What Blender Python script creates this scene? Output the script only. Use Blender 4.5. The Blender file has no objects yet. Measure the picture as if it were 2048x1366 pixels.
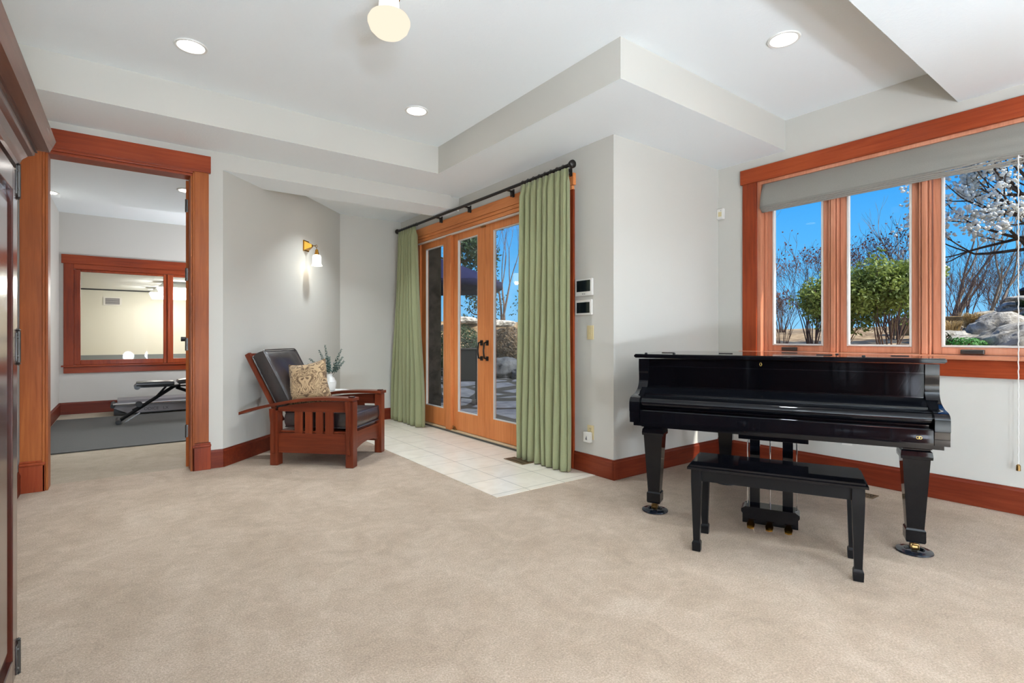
import bpy, bmesh, math, random
from mathutils import Vector, Matrix, noise as mnoise
R = math.radians
SC = bpy.context.scene
COL = SC.collection

# ------------------------------------------------------------------ materials
def _mat(name):
    m = bpy.data.materials.new(name); m.use_nodes = True
    nt = m.node_tree
    for n in list(nt.nodes): nt.nodes.remove(n)
    out = nt.nodes.new('ShaderNodeOutputMaterial')
    b = nt.nodes.new('ShaderNodeBsdfPrincipled')
    nt.links.new(b.outputs[0], out.inputs[0])
    return m, nt, b, out

def srgb(r, g, b):
    f = lambda c: (c/255/12.92) if c/255 <= .04045 else ((c/255+.055)/1.055)**2.4
    return (f(r), f(g), f(b), 1)

def N(nt, kind, **kw):
    n = nt.nodes.new('ShaderNode'+kind)
    for k, v in kw.items():
        if k in n.inputs: n.inputs[k].default_value = v
        else: setattr(n, k, v)
    return n

def coords(nt, scale=(1, 1, 1), space='Object'):
    t = N(nt, 'TexCoord'); mp = N(nt, 'Mapping'); mp.inputs['Scale'].default_value = scale
    nt.links.new(t.outputs[space], mp.inputs[0]); return mp.outputs[0]

def ramp(nt, fac, stops):
    r = N(nt, 'ValToRGB'); e = r.color_ramp.elements
    while len(e) < len(stops): e.new(.5)
    for i, (p, c) in enumerate(stops):
        e[i].position = p; e[i].color = c if len(c) == 4 else (*c, 1)
    nt.links.new(fac, r.inputs[0]); return r.outputs[0]

def bump(nt, b, h, strength=.2, dist=.01):
    n = N(nt, 'Bump', Strength=strength, Distance=dist)
    nt.links.new(h, n.inputs['Height']); nt.links.new(n.outputs[0], b.inputs['Normal'])

def plain(name, col, rough=.5, metal=0, spec=.5, coat=0, noisy=0):
    m, nt, b, o = _mat(name)
    b.inputs['Base Color'].default_value = col if len(col) == 4 else (*col, 1)
    b.inputs['Roughness'].default_value = rough; b.inputs['Metallic'].default_value = metal
    b.inputs['Specular IOR Level'].default_value = spec; b.inputs['Coat Weight'].default_value = coat
    b.inputs['Coat Roughness'].default_value = .05
    if noisy:
        n = N(nt, 'TexNoise', Scale=noisy, Detail=4.0)
        nt.links.new(coords(nt), n.inputs[0])
        c = col
        nt.links.new(ramp(nt, n.outputs[0], [(.35, tuple(x*.85 for x in c[:3])), (.65, tuple(min(1, x*1.1) for x in c[:3]))]), b.inputs['Base Color'])
    return m

def paint(name, col, sc=60, st=.08, rough=.75):
    m, nt, b, o = _mat(name)
    b.inputs['Base Color'].default_value = col; b.inputs['Roughness'].default_value = rough
    b.inputs['Specular IOR Level'].default_value = .25
    n = N(nt, 'TexNoise', Scale=float(sc), Detail=5.0); nt.links.new(coords(nt), n.inputs[0])
    bump(nt, b, n.outputs[0], st, .004); return m

def wood(name, lo, mid, hi, axis='x', rough=.42, coat=.05, sc=3.0):
    m, nt, b, o = _mat(name)
    s = [14., 14., 14.]; s['xyz'.index(axis)] = .8
    n1 = N(nt, 'TexNoise', Scale=sc, Detail=7.0, Roughness=.62, Distortion=.6)
    nt.links.new(coords(nt, s), n1.inputs[0])
    n2 = N(nt, 'TexNoise', Scale=.9, Detail=2.0)
    s2 = [2., 2., 2.]; s2['xyz'.index(axis)] = .8
    nt.links.new(coords(nt, s2), n2.inputs[0])
    mx = N(nt, 'Math', operation='ADD'); mx.inputs[1].default_value = 0
    sc2 = N(nt, 'Math', operation='MULTIPLY'); sc2.inputs[1].default_value = .55
    nt.links.new(n2.outputs[0], sc2.inputs[0]); nt.links.new(sc2.outputs[0], mx.inputs[1])
    sc1 = N(nt, 'Math', operation='MULTIPLY'); sc1.inputs[1].default_value = .45
    nt.links.new(n1.outputs[0], sc1.inputs[0]); nt.links.new(sc1.outputs[0], mx.inputs[0])
    nt.links.new(ramp(nt, mx.outputs[0], [(.34, lo), (.5, mid), (.66, hi)]), b.inputs['Base Color'])
    b.inputs['Roughness'].default_value = rough; b.inputs['Coat Weight'].default_value = coat
    b.inputs['Specular IOR Level'].default_value = .22
    b.inputs['Coat Roughness'].default_value = .18
    bump(nt, b, n1.outputs[0], .05, .002)
    return m

M = {}
def woods(key, lo, mid, hi, **k):
    for a in 'xyz': M[key+'_'+a] = wood(key+'_'+a, lo, mid, hi, a, **k)
woods('trim', srgb(128, 62, 26), srgb(156, 82, 36), srgb(178, 102, 48))
woods('cherry', srgb(112, 42, 20), srgb(144, 58, 26), srgb(164, 74, 36))
woods('door', srgb(186, 108, 58), srgb(212, 130, 74), srgb(226, 148, 90))
woods('chair', srgb(74, 30, 17), srgb(104, 44, 25), srgb(126, 58, 33), rough=.3)
woods('base', srgb(80, 27, 15), srgb(108, 40, 21), srgb(126, 54, 30))
woods('dark', srgb(44, 14, 8), srgb(64, 24, 14), srgb(84, 36, 22), rough=.16, coat=.6)
woods('sash', srgb(168, 106, 76), srgb(196, 130, 100), srgb(212, 150, 120), rough=.35)
M['wall'] = paint('wall_paint', srgb(203, 199, 190))
M['gymwall'] = paint('gym_wall_paint', srgb(206, 201, 194))
M['courtwall'] = paint('court_wall_paint', srgb(226, 222, 208))
M['courtpad'] = paint('court_pad_paint', srgb(132, 136, 138))

def ceiling_mat():
    m, nt, b, o = _mat('ceiling_texture')
    b.inputs['Base Color'].default_value = srgb(244, 248, 249); b.inputs['Roughness'].default_value = .85
    b.inputs['Specular IOR Level'].default_value = .2
    n = N(nt, 'TexNoise', Scale=26.0, Detail=5.0, Roughness=.65, Distortion=1.2); nt.links.new(coords(nt), n.inputs[0])
    r = ramp(nt, n.outputs[0], [(.46, (0, 0, 0)), (.58, (1, 1, 1))])
    bump(nt, b, r, .10, .006); return m
M['ceil'] = ceiling_mat()

def carpet_mat(name, dark, mid, lite, fibre=900., strokes=True):
    m, nt, b, o = _mat(name)
    b.inputs['Roughness'].default_value = .95; b.inputs['Specular IOR Level'].default_value = .1
    b.inputs['Sheen Weight'].default_value = .15
    n1 = N(nt, 'TexNoise', Scale=fibre/7, Detail=4.0, Roughness=.7); nt.links.new(coords(nt), n1.inputs[0])
    n2 = N(nt, 'TexNoise', Scale=2.2, Detail=6.0, Roughness=.66, Distortion=.9); nt.links.new(coords(nt, (1.2, .9, 1)), n2.inputs[0])
    n3 = N(nt, 'TexNoise', Scale=9.0, Detail=5.0, Roughness=.7, Distortion=1.0); nt.links.new(coords(nt, (1, 1.2, 1)), n3.inputs[0])
    a = N(nt, 'Math', operation='MULTIPLY_ADD'); a.inputs[1].default_value = .27
    nt.links.new(n2.outputs[0], a.inputs[0])
    a2 = N(nt, 'Math', operation='MULTIPLY'); a2.inputs[1].default_value = .20
    nt.links.new(n3.outputs[0], a2.inputs[0]); nt.links.new(a2.outputs[0], a.inputs[2])
    a3 = N(nt, 'Math', operation='MULTIPLY_ADD'); a3.inputs[1].default_value = .53
    nt.links.new(n1.outputs[0], a3.inputs[0]); nt.links.new(a.outputs[0], a3.inputs[2])
    nt.links.new(ramp(nt, a3.outputs[0], [(.39, dark), (.51, mid), (.62, lite)]), b.inputs['Base Color'])
    n4 = N(nt, 'TexNoise', Scale=fibre/5, Detail=3.0, Roughness=.7); nt.links.new(coords(nt), n4.inputs[0])
    bump(nt, b, n4.outputs[0], .8, .014)
    return m
M['carpet'] = carpet_mat('beige_carpet', srgb(170, 147, 124), srgb(199, 175, 151), srgb(224, 203, 181))
M['gymcarpet'] = carpet_mat('berber_carpet', srgb(166, 148, 124), srgb(188, 170, 146), srgb(204, 188, 166), 1100.)

def tile_mat():
    m, nt, b, o = _mat('cream_tile')
    t = N(nt, 'TexCoord'); mp = N(nt, 'Mapping'); mp.inputs['Location'].default_value = (.35, .02, 0)
    mp.inputs['Scale'].default_value = (1, 1, 1)
    nt.links.new(t.outputs['Object'], mp.inputs[0])
    br = N(nt, 'TexBrick'); br.offset = 0; br.squash = 1
    br.inputs['Scale'].default_value = 1.0; br.inputs['Mortar Size'].default_value = .0026
    br.inputs['Brick Width'].default_value = .352; br.inputs['Row Height'].default_value = .352
    br.inputs['Mortar Smooth'].default_value = .1
    br.inputs['Color1'].default_value = srgb(236, 226, 210); br.inputs['Color2'].default_value = srgb(230, 220, 204)
    br.inputs['Mortar'].default_value = srgb(150, 138, 122)
    nt.links.new(mp.outputs[0], br.inputs[0])
    n = N(nt, 'TexNoise', Scale=5.0, Detail=4.0, Distortion=1.5); nt.links.new(mp.outputs[0], n.inputs[0])
    mx = N(nt, 'MixRGB', blend_type='MULTIPLY'); mx.inputs[0].default_value = .55
    nt.links.new(br.outputs[0], mx.inputs[1])
    nt.links.new(ramp(nt, n.outputs[0], [(.35, (.86, .84, .80)), (.62, (1, 1, 1))]), mx.inputs[2])
    nt.links.new(mx.outputs[0], b.inputs['Base Color'])
    b.inputs['Roughness'].default_value = .3; b.inputs['Specular IOR Level'].default_value = .5
    return m
M['tile'] = tile_mat()

M['black'] = plain('polished_ebony', (.0026, .0029, .0042), .045, 0, .32, 0)
M['blacksatin'] = plain('black_satin', (.006, .006, .0065), .3, 0, .22)
M['bronze'] = plain('dark_bronze', (.022, .018, .016), .38, .6)
M['brass'] = plain('polished_brass', srgb(206, 150, 62), .2, 1)
M['oldbrass'] = plain('dull_brass', srgb(150, 120, 76), .32, 1)
M['steel'] = plain('brushed_steel', (.45, .45, .46), .28, 1)
M['chrome'] = plain('chrome', (.75, .75, .76), .12, 1)
M['pewter'] = plain('pewter_hinge', (.09, .085, .08), .38, .9)
M['whiteplastic'] = plain('white_plastic', srgb(228, 224, 216), .4)
M['ivory'] = plain('ivory_plastic', srgb(216, 198, 152), .4)
M['greyplastic'] = plain('grey_plastic', srgb(120, 114, 116), .4)
M['blackplastic'] = plain('black_plastic', (.012, .012, .013), .5)
M['rubber'] = plain('rubber_mat', srgb(70, 68, 64), .75, noisy=180.)
M['screen'] = plain('dark_screen', (.006, .010, .014), .08, 0, .6)
M['porcelain'] = plain('white_ceramic', srgb(236, 233, 226), .55)
M['tabletop'] = plain('white_tabletop', srgb(236, 234, 230), .4)
M['euc'] = plain('eucalyptus_leaf', srgb(72, 100, 92), .6)
M['stemgreen'] = plain('sprig_stem', srgb(86, 92, 70), .7)
M['cushpad'] = plain('black_vinyl', (.012, .012, .013), .32, 0, .5)
M['cupblue'] = plain('dark_caster_cup', (.010, .014, .022), .1, 0, .5)
M['aluminium'] = plain('white_aluminium', srgb(214, 208, 200), .45)
M['thresh'] = plain('maple_threshold', srgb(214, 190, 152), .4)
M['threshdark'] = plain('bronze_sill', (.07, .065, .055), .45)
M['ink'] = plain('dark_lettering', srgb(60, 56, 58), .5)
M['orangemark'] = plain('orange_lettering', srgb(170, 84, 50), .5)
M['gold'] = plain('gold_mark', srgb(190, 160, 90), .3, 1)
M['fixturewhite'] = plain('white_trim_ring', srgb(236, 234, 228), .5)
M['cordmat'] = plain('white_cord', srgb(226, 222, 214), .7)

def leather_mat():
    m, nt, b, o = _mat('navy_brown_leather')
    n = N(nt, 'TexNoise', Scale=4.0, Detail=3.0); nt.links.new(coords(nt), n.inputs[0])
    nt.links.new(ramp(nt, n.outputs[0], [(.35, srgb(28, 22, 24)), (.65, srgb(52, 40, 38))]), b.inputs['Base Color'])
    b.inputs['Roughness'].default_value = .36; b.inputs['Specular IOR Level'].default_value = .9; b.inputs['Coat Weight'].default_value = .3; b.inputs['Coat Roughness'].default_value = .3
    n2 = N(nt, 'TexNoise', Scale=9.0, Detail=4.0, Distortion=.8); nt.links.new(coords(nt, (1, 2.2, 1)), n2.inputs[0])
    bump(nt, b, n2.outputs[0], .22, .02); return m
M['leather'] = leather_mat()

def fabric(name, col, rough=.9, sc=500., sheen=.2, st=.25, trans=0):
    m, nt, b, o = _mat(name)
    n = N(nt, 'TexNoise', Scale=sc, Detail=2.0); nt.links.new(coords(nt, (1, 1, .25)), n.inputs[0])
    c = col[:3]
    nt.links.new(ramp(nt, n.outputs[0], [(.3, tuple(x*.92 for x in c)), (.7, tuple(min(1, x*1.06) for x in c))]), b.inputs['Base Color'])
    b.inputs['Roughness'].default_value = rough; b.inputs['Sheen Weight'].default_value = sheen
    b.inputs['Specular IOR Level'].default_value = .15
    bump(nt, b, n.outputs[0], st, .002)
    if trans:
        t = N(nt, 'BsdfTranslucent'); t.inputs[0].default_value = col
        mx = N(nt, 'MixShader'); mx.inputs[0].default_value = trans
        nt.links.new(b.outputs[0], mx.inputs[1]); nt.links.new(t.outputs[0], mx.inputs[2]); nt.links.new(mx.outputs[0], o.inputs[0])
    return m
M['curtain'] = fabric('sage_curtain', srgb(157, 159, 120), trans=.12)
M['shade'] = fabric('grey_shade_fabric', srgb(150, 146, 138), trans=.12)
M['navy'] = fabric('navy_canvas', srgb(24, 27, 62), trans=.02, sheen=0)
M['mesh'] = fabric('grey_sling', srgb(46, 48, 50), sheen=0)

def damask():
    m, nt, b, o = _mat('damask_fabric')
    t = N(nt, 'TexCoord'); sx = N(nt, 'SeparateXYZ'); nt.links.new(t.outputs['Object'], sx.inputs[0])
    ab = N(nt, 'Math', operation='ABSOLUTE'); nt.links.new(sx.outputs[0], ab.inputs[0])
    cb = N(nt, 'CombineXYZ'); nt.links.new(ab.outputs[0], cb.inputs[0]); nt.links.new(sx.outputs[2], cb.inputs[1])
    n = N(nt, 'TexNoise', Scale=7.0, Detail=1.0, Distortion=2.2); nt.links.new(cb.outputs[0], n.inputs[0])
    w = N(nt, 'Math', operation='MULTIPLY'); w.inputs[1].default_value = 38.; nt.links.new(n.outputs[0], w.inputs[0])
    s = N(nt, 'Math', operation='SINE'); nt.links.new(w.outputs[0], s.inputs[0])
    n2 = N(nt, 'TexNoise', Scale=11.0, Detail=1.0); nt.links.new(cb.outputs[0], n2.inputs[0])
    k = N(nt, 'Math', operation='MULTIPLY_ADD'); k.inputs[1].default_value = 1.2; k.inputs[2].default_value = -.6; nt.links.new(n2.outputs[0], k.inputs[0])
    sm = N(nt, 'Math', operation='ADD'); nt.links.new(s.outputs[0], sm.inputs[0]); nt.links.new(k.outputs[0], sm.inputs[1])
    cr = ramp(nt, sm.outputs[0], [(.0, srgb(182, 152, 114)), (.14, srgb(92, 68, 44)), (.9, srgb(110, 84, 56)), (1.0, srgb(182, 152, 114))])
    nt.links.new(cr, b.inputs['Base Color'])
    b.inputs['Roughness'].default_value = .75; b.inputs['Sheen Weight'].default_value = .2
    bump(nt, b, sm.outputs[0], .08, .003); return m
M['damask'] = damask()

def glass_mat(name, tint=(1, 1, 1, 1), refl=1.0):
    m, nt, b, o = _mat(name)
    nt.nodes.remove(b)
    tr = N(nt, 'BsdfTransparent'); tr.inputs[0].default_value = tint
    gl = N(nt, 'BsdfGlossy'); gl.inputs['Roughness'].default_value = .01
    lw = N(nt, 'Fresnel'); lw.inputs[0].default_value = 1.45
    k = N(nt, 'Math', operation='MULTIPLY'); k.inputs[1].default_value = refl; nt.links.new(lw.outputs[0], k.inputs[0])
    mx = N(nt, 'MixShader'); nt.links.new(k.outputs[0], mx.inputs[0])
    nt.links.new(tr.outputs[0], mx.inputs[1]); nt.links.new(gl.outputs[0], mx.inputs[2]); nt.links.new(mx.outputs[0], o.inputs[0])
    return m
M['glass'] = glass_mat('window_glass', (.97, .98, .98, 1), .14)

def emit(name, col, s):
    m, nt, b, o = _mat(name); nt.nodes.remove(b)
    e = N(nt, 'Emission'); e.inputs[0].default_value = (*col, 1); e.inputs[1].default_value = s
    nt.links.new(e.outputs[0], o.inputs[0]); return m
M['can'] = emit('can_lamp', (1, .97, .92), 14)
M['globe'] = emit('globe_glass', (1, .87, .69), 1.0)
M['globeneck'] = emit('globe_neck', (1, .95, .84), 3)
M['fillglobe'] = emit('bright_globe', (.85, 1.0, 1.17), 215)  # glow of the added fill lamps, this and the next two
M['sidefill'] = emit('side_globe', (.85, 1.0, 1.17), 70)
M['gymfill'] = emit('gym_fill', (.90, .97, 1.05), 66)
M['sconceshade'] = emit('sconce_glass', (1, .93, .78), 2.6)
M['tube'] = emit('fluorescent', (1, .97, .90), 24)

# exterior
def noisy(name, stops, sc=4., rough=.9, bs=.3, dist=.05, det=6., dis=.4):
    m, nt, b, o = _mat(name)
    n = N(nt, 'TexNoise', Scale=sc, Detail=det, Roughness=.65, Distortion=dis); nt.links.new(coords(nt), n.inputs[0])
    nt.links.new(ramp(nt, n.outputs[0], stops), b.inputs['Base Color'])
    b.inputs['Roughness'].default_value = rough; b.inputs['Specular IOR Level'].default_value = .2
    bump(nt, b, n.outputs[0], bs, dist); return m
M['soil'] = noisy('dry_soil', [(.3, srgb(98, 78, 56)), (.5, srgb(150, 126, 94)), (.7, srgb(196, 174, 138))])
M['rock'] = noisy('pale_granite', [(.34, srgb(74, 70, 62)), (.45, srgb(158, 151, 138)), (.6, srgb(206, 200, 188))], 7., .9, 1.0, .08, 10.)
M['rockdark'] = noisy('shaded_boulder', [(.3, srgb(44, 46, 50)), (.6, srgb(92, 95, 98))], 5., .9, .6, .05, 8.)  # boulder grey with the shade of the bank put into the colour
M['tanstone'] = noisy('tan_stone', [(.3, srgb(140, 108, 66)), (.6, srgb(204, 172, 120))], 3.)
M['bark'] = noisy('dark_bark', [(.3, srgb(44, 34, 30)), (.65, srgb(92, 76, 66))], 12.)
M['palebark'] = noisy('pale_bark', [(.3, srgb(104, 92, 80)), (.65, srgb(160, 146, 130))], 12.)
M['twig'] = noisy('twig_bark', [(.3, srgb(70, 54, 48)), (.65, srgb(122, 98, 86))], 12.)
M['column'] = noisy('stone_column', [(.3, srgb(52, 46, 40)), (.6, srgb(92, 84, 74))], 6.)
def leafm(name, a, b_):
    m, nt, b, o = _mat(name)
    oi = N(nt, 'TexNoise', Scale=3.0, Detail=3.0); nt.links.new(coords(nt), oi.inputs[0])
    c = ramp(nt, oi.outputs[0], [(.36, a), (.64, b_)])
    nt.links.new(c, b.inputs['Base Color']); b.inputs['Roughness'].default_value = .55
    t = N(nt, 'BsdfTranslucent'); nt.links.new(c, t.inputs[0])
    mx = N(nt, 'MixShader'); mx.inputs[0].default_value = .3
    nt.links.new(b.outputs[0], mx.inputs[1]); nt.links.new(t.outputs[0], mx.inputs[2]); nt.links.new(mx.outputs[0], o.inputs[0])
    return m
M['bushleaf'] = leafm('shrub_leaf', srgb(82, 104, 44), srgb(142, 158, 78))
M['treeleaf'] = leafm('evergreen_leaf', srgb(26, 48, 30), srgb(66, 92, 52))
M['ivy'] = leafm('ivy_leaf', srgb(20, 40, 16), srgb(50, 74, 32))
M['brightleaf'] = leafm('ground_cover_leaf', srgb(54, 120, 48), srgb(96, 160, 72))
M['redleaf'] = leafm('dry_red_leaf', srgb(110, 60, 50), srgb(140, 84, 66))
M['straw'] = leafm('dry_grass', srgb(170, 142, 92), srgb(212, 186, 136))
M['dryshrub'] = leafm('dry_shrub_leaf', srgb(74, 60, 40), srgb(132, 108, 74))
M['blossom'] = leafm('white_blossom', srgb(232, 232, 226), srgb(250, 250, 246))

def flag_mat():
    m, nt, b, o = _mat('flagstone')
    v = N(nt, 'TexVoronoi'); v.feature = 'DISTANCE_TO_EDGE'; v.inputs['Scale'].default_value = 1.15
    nt.links.new(coords(nt), v.inputs[0])
    n = N(nt, 'TexNoise', Scale=6.0, Detail=5.0); nt.links.new(coords(nt), n.inputs[0])
    st = ramp(nt, n.outputs[0], [(.3, srgb(62, 66, 74)), (.7, srgb(100, 104, 110))])
    gp = ramp(nt, n.outputs[0], [(.3, srgb(20, 20, 16)), (.7, srgb(44, 42, 32))])
    k = ramp(nt, v.outputs['Distance'], [(.06, (0, 0, 0)), (.085, (1, 1, 1))])
    mx = N(nt, 'MixRGB'); nt.links.new(k, mx.inputs[0]); nt.links.new(gp, mx.inputs[1]); nt.links.new(st, mx.inputs[2])
    nt.links.new(mx.outputs[0], b.inputs['Base Color']); b.inputs['Roughness'].default_value = .8
    bump(nt, b, k, .5, .03); return m
M['flag'] = flag_mat()

# ------------------------------------------------------------------ mesh helpers
def BM(): return bmesh.new()

def box(bm, x0, x1, y0, y1, z0, z1, bev=0, seg=2):
    r = bmesh.ops.create_cube(bm, size=1.0)
    vs = r['verts']
    for v in vs:
        v.co = Vector(((x0+x1)/2+v.co.x*(x1-x0), (y0+y1)/2+v.co.y*(y1-y0), (z0+z1)/2+v.co.z*(z1-z0)))
    if bev:
        es = list({e for v in vs for e in v.link_edges})
        bmesh.ops.bevel(bm, geom=es, offset=bev, segments=seg, affect='EDGES', profile=.6)
    return bm

def mk(bm, verts, faces):
    vs = [bm.verts.new(v) for v in verts]
    for f in faces:
        try: bm.faces.new([vs[i] for i in f])
        except ValueError: pass
    return vs

def prism(bm, pts, vec):
    """closed polygon of 3-D points swept along vec"""
    n = len(pts); vec = Vector(vec)
    a = [Vector(p) for p in pts]; b = [p+vec for p in a]
    mk(bm, a+b, [tuple(range(n))[::-1], tuple(range(n, 2*n))]+[(i, (i+1) % n, n+(i+1) % n, n+i) for i in range(n)])
    return bm

def plan(bm, pts, z0, z1):
    return prism(bm, [(x, y, z0) for x, y in pts], (0, 0, z1-z0))

def tube(bm, pts, r, sides=8, cap=True):
    pts = [Vector(p) for p in pts]; n = len(pts)
    rs = r if isinstance(r, (list, tuple)) else [r]*n
    d0 = (pts[1]-pts[0]).normalized()
    up = Vector((0, 0, 1)) if abs(d0.z) < .9 else Vector((1, 0, 0))
    u = d0.cross(up).normalized()
    rings = []
    for i in range(n):
        d = (pts[min(i+1, n-1)]-pts[max(i-1, 0)])
        if d.length < 1e-9: d = d0
        d.normalize()
        u = (u-d*u.dot(d))
        if u.length < 1e-6: u = d.orthogonal()
        u.normalize(); w = d.cross(u)
        rings.append([bm.verts.new(pts[i]+(u*math.cos(2*math.pi*k/sides)+w*math.sin(2*math.pi*k/sides))*rs[i]) for k in range(sides)])
    for i in range(n-1):
        for k in range(sides):
            bm.faces.new((rings[i][k], rings[i][(k+1) % sides], rings[i+1][(k+1) % sides], rings[i+1][k]))
    if cap:
        bm.faces.new(rings[0][::-1]); bm.faces.new(rings[-1])
    return bm

def lathe(bm, prof, c=(0, 0, 0), seg=32, axis='z'):
    """prof: list of (r, h)"""
    c = Vector(c); rings = []
    def P(r, h, k):
        a = 2*math.pi*k/seg
        if axis == 'z': v = Vector((r*math.cos(a), r*math.sin(a), h))
        elif axis == 'y': v = Vector((r*math.cos(a), h, r*math.sin(a)))
        else: v = Vector((h, r*math.cos(a), r*math.sin(a)))
        return c+v
    for r, h in prof:
        if r < 1e-6: rings.append([bm.verts.new(P(0, h, 0))])
        else: rings.append([bm.verts.new(P(r, h, k)) for k in range(seg)])
    for a, b in zip(rings, rings[1:]):
        for k in range(seg):
            f = [a[k % len(a)], a[(k+1) % len(a)], b[(k+1) % len(b)], b[k % len(b)]]
            f2 = []
            for v in f:
                if v not in f2: f2.append(v)
            if len(f2) > 2:
                try: bm.faces.new(f2)
                except ValueError: pass
    for rg in (rings[0], rings[-1]):
        if len(rg) > 2:
            try: bm.faces.new(rg)
            except ValueError: pass
    return bm

def sheet(bm, nu, nv, fn):
    g = [[bm.verts.new(fn(i/nu, j/nv)) for j in range(nv+1)] for i in range(nu+1)]
    for i in range(nu):
        for j in range(nv):
            bm.faces.new((g[i][j], g[i+1][j], g[i+1][j+1], g[i][j+1]))
    return bm

def cushion(bm, lx, ly, lz, puff=.5, n=12, rnd=.25, wob=0, seed=0):
    """soft block centred on the origin"""
    r = bmesh.ops.create_cube(bm, size=2.0)
    es = list({e for v in r['verts'] for e in v.link_edges})
    bmesh.ops.subdivide_edges(bm, edges=es, cuts=n, use_grid_fill=True)
    for v in bm.verts:
        x, y, z = v.co
        # round the box
        m = max(abs(x), abs(y), abs(z))
        L = math.sqrt(x*x+y*y+z*z)
        k = (1-rnd)+rnd*(m/L)*1.15
        px = x*(1-rnd*.12*(z*z)); py = y*(1-rnd*.12*(z*z))
        pz = z*((1-puff)+puff*(1-abs(x)**3)*(1-abs(y)**3)+puff*.25*((1-x*x)*(1-y*y)))
        w = 0
        if wob:
            q = Vector((x*2.3+seed, y*2.3, z)); w = wob*mnoise.noise(q)
        v.co = Vector((px*lx/2*(1 if abs(x) < .99 else .985), py*ly/2*(1 if abs(y) < .99 else .985), pz*lz/2+w))
    return bm

def xf(bm, mat):
    bmesh.ops.transform(bm, matrix=mat, verts=bm.verts[:]); return bm

def finish(bm, smooth=False, ang=35):
    bmesh.ops.recalc_face_normals(bm, faces=bm.faces[:])
    if smooth:
        for f in bm.faces: f.smooth = True
        for e in bm.edges:
            if len(e.link_faces) == 2 and e.calc_face_angle(0) > R(ang): e.smooth = False

def ob(name, bm, mat, parent=None, smooth=False, ang=35, label=None, loc=None, solid=0):
    finish(bm, smooth, ang)
    me = bpy.data.meshes.new(name); bm.to_mesh(me); bm.free()
    mats = mat if isinstance(mat, (list, tuple)) else [mat]
    for m in mats: me.materials.append(M[m] if isinstance(m, str) else m)
    o = bpy.data.objects.new(name, me); COL.objects.link(o)
    if parent: o.parent = parent
    if loc: o.location = loc
    if label: o['label'] = label
    if solid:
        s = o.modifiers.new('s', 'SOLIDIFY'); s.thickness = solid; s.offset = 0
    return o

def thing(name, label, cat, loc=(0, 0, 0), rz=0, group=None):
    o = bpy.data.objects.new(name, None); COL.objects.link(o)
    o.location = loc; o.rotation_euler = (0, 0, rz)
    o['label'] = label; o['category'] = cat
    if group: o['group'] = group
    return o

def tag(o, label, cat, group=None, kind=None):
    o['label'] = label; o['category'] = cat
    if group: o['group'] = group
    if kind: o['kind'] = kind
    return o

def struct(name, bm, mat, smooth=False, parent=None):
    o = ob(name, bm, mat, parent, smooth)
    if not parent: o['kind'] = 'structure'
    return o

def sroot(name, loc=(0, 0, 0), rz=0):
    o = bpy.data.objects.new(name, None); COL.objects.link(o); o.location = loc; o.rotation_euler = (0, 0, rz); o['kind'] = 'structure'
    return o

def bx(*a, bev=0, seg=2): return box(BM(), *a, bev=bev, seg=seg)

def text(name, s, size, mat, parent, mw, depth=.001):
    cu = bpy.data.curves.new(name, 'FONT'); cu.body = s; cu.size = size; cu.extrude = depth
    t = bpy.data.objects.new('t', cu); COL.objects.link(t)
    bpy.context.view_layer.update()
    me = bpy.data.meshes.new_from_object(t.evaluated_get(bpy.context.evaluated_depsgraph_get()))
    me.transform(mw); me.materials.clear(); me.materials.append(M[mat])
    bpy.data.objects.remove(t); bpy.data.curves.remove(cu)
    o = bpy.data.objects.new(name, me); COL.objects.link(o); o.parent = parent
    return o

# ------------------------------------------------------------------ measurements (metres)
YA, XB, YC, XD = 5.29, 3.19, 2.90, 4.70      # wall planes
XL, YK = -.636, -3.5
ZS, ZT = 2.815, 3.085                        # soffit, tray

# ------------------------------------------------------------------ room shell
b = BM(); box(b, XL-.2, XD+.15, YK-.15, YA, -.12, 0); plan(b, [(XL-.2, YA), (2.19, YA), (2.19, 6.88), (.66, 5.36), (.58, 5.36), (.58, 5.45), (XL-.2, 5.45)], -.12, 0)
struct('floor', b, 'carpet')
b = BM(); box(b, 2.160, 3.24, 3.085, 7.0, -.1, .004); struct('floor.001', b, 'tile')
b = BM(); plan(b, [(-.95, 5.45), (.58, 5.45), (.62, 5.40), (2.2, 7.03), (2.4, 7.03), (2.4, 10.45), (-.95, 10.45)], -.12, 0); struct('floor.002', b, 'gymcarpet')

b = BM(); box(b, XL-.2, XD+.2, YK-.2, YA+.2, ZT, ZT+.12); box(b, XL-.2, XB+.15, YA+.2, 7.15, ZT, ZT+.12)
struct('ceiling', b, 'ceil')
def soffit(name, bmk, under):
    """gypsum drop: painted faces, textured underside"""
    o = struct(name, bmk, ['wall', 'ceil'])
    for p in o.data.polygons:
        if p.normal.z < -.9: p.material_index = 1
    return o
b = BM(); plan(b, [(XL-.1, 4.66), (2.54, 4.66), (2.54, 2.25), (XD+.05, 2.25), (XD+.05, 3.0), (XB+.05, 3.0), (XB+.05, 7.05), (2.27, 7.04), (.66, 5.36), (XL-.1, 5.36)], ZS, ZT+.01)
soffit('ceiling.001', b, 1)
b = BM(); box(b, 2.2, XD+.05, YK-.1, 1.06, ZS, ZT+.01); soffit('ceiling.002', b, 1)
b = BM(); box(b, .706, 3.05, YA, 5.73, 2.66, ZS+.01); box(b, 3.05, XB+.01, YA+.05, 5.73, 2.66, ZS+.01)
soffit('ceiling.003', b, 1)

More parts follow.
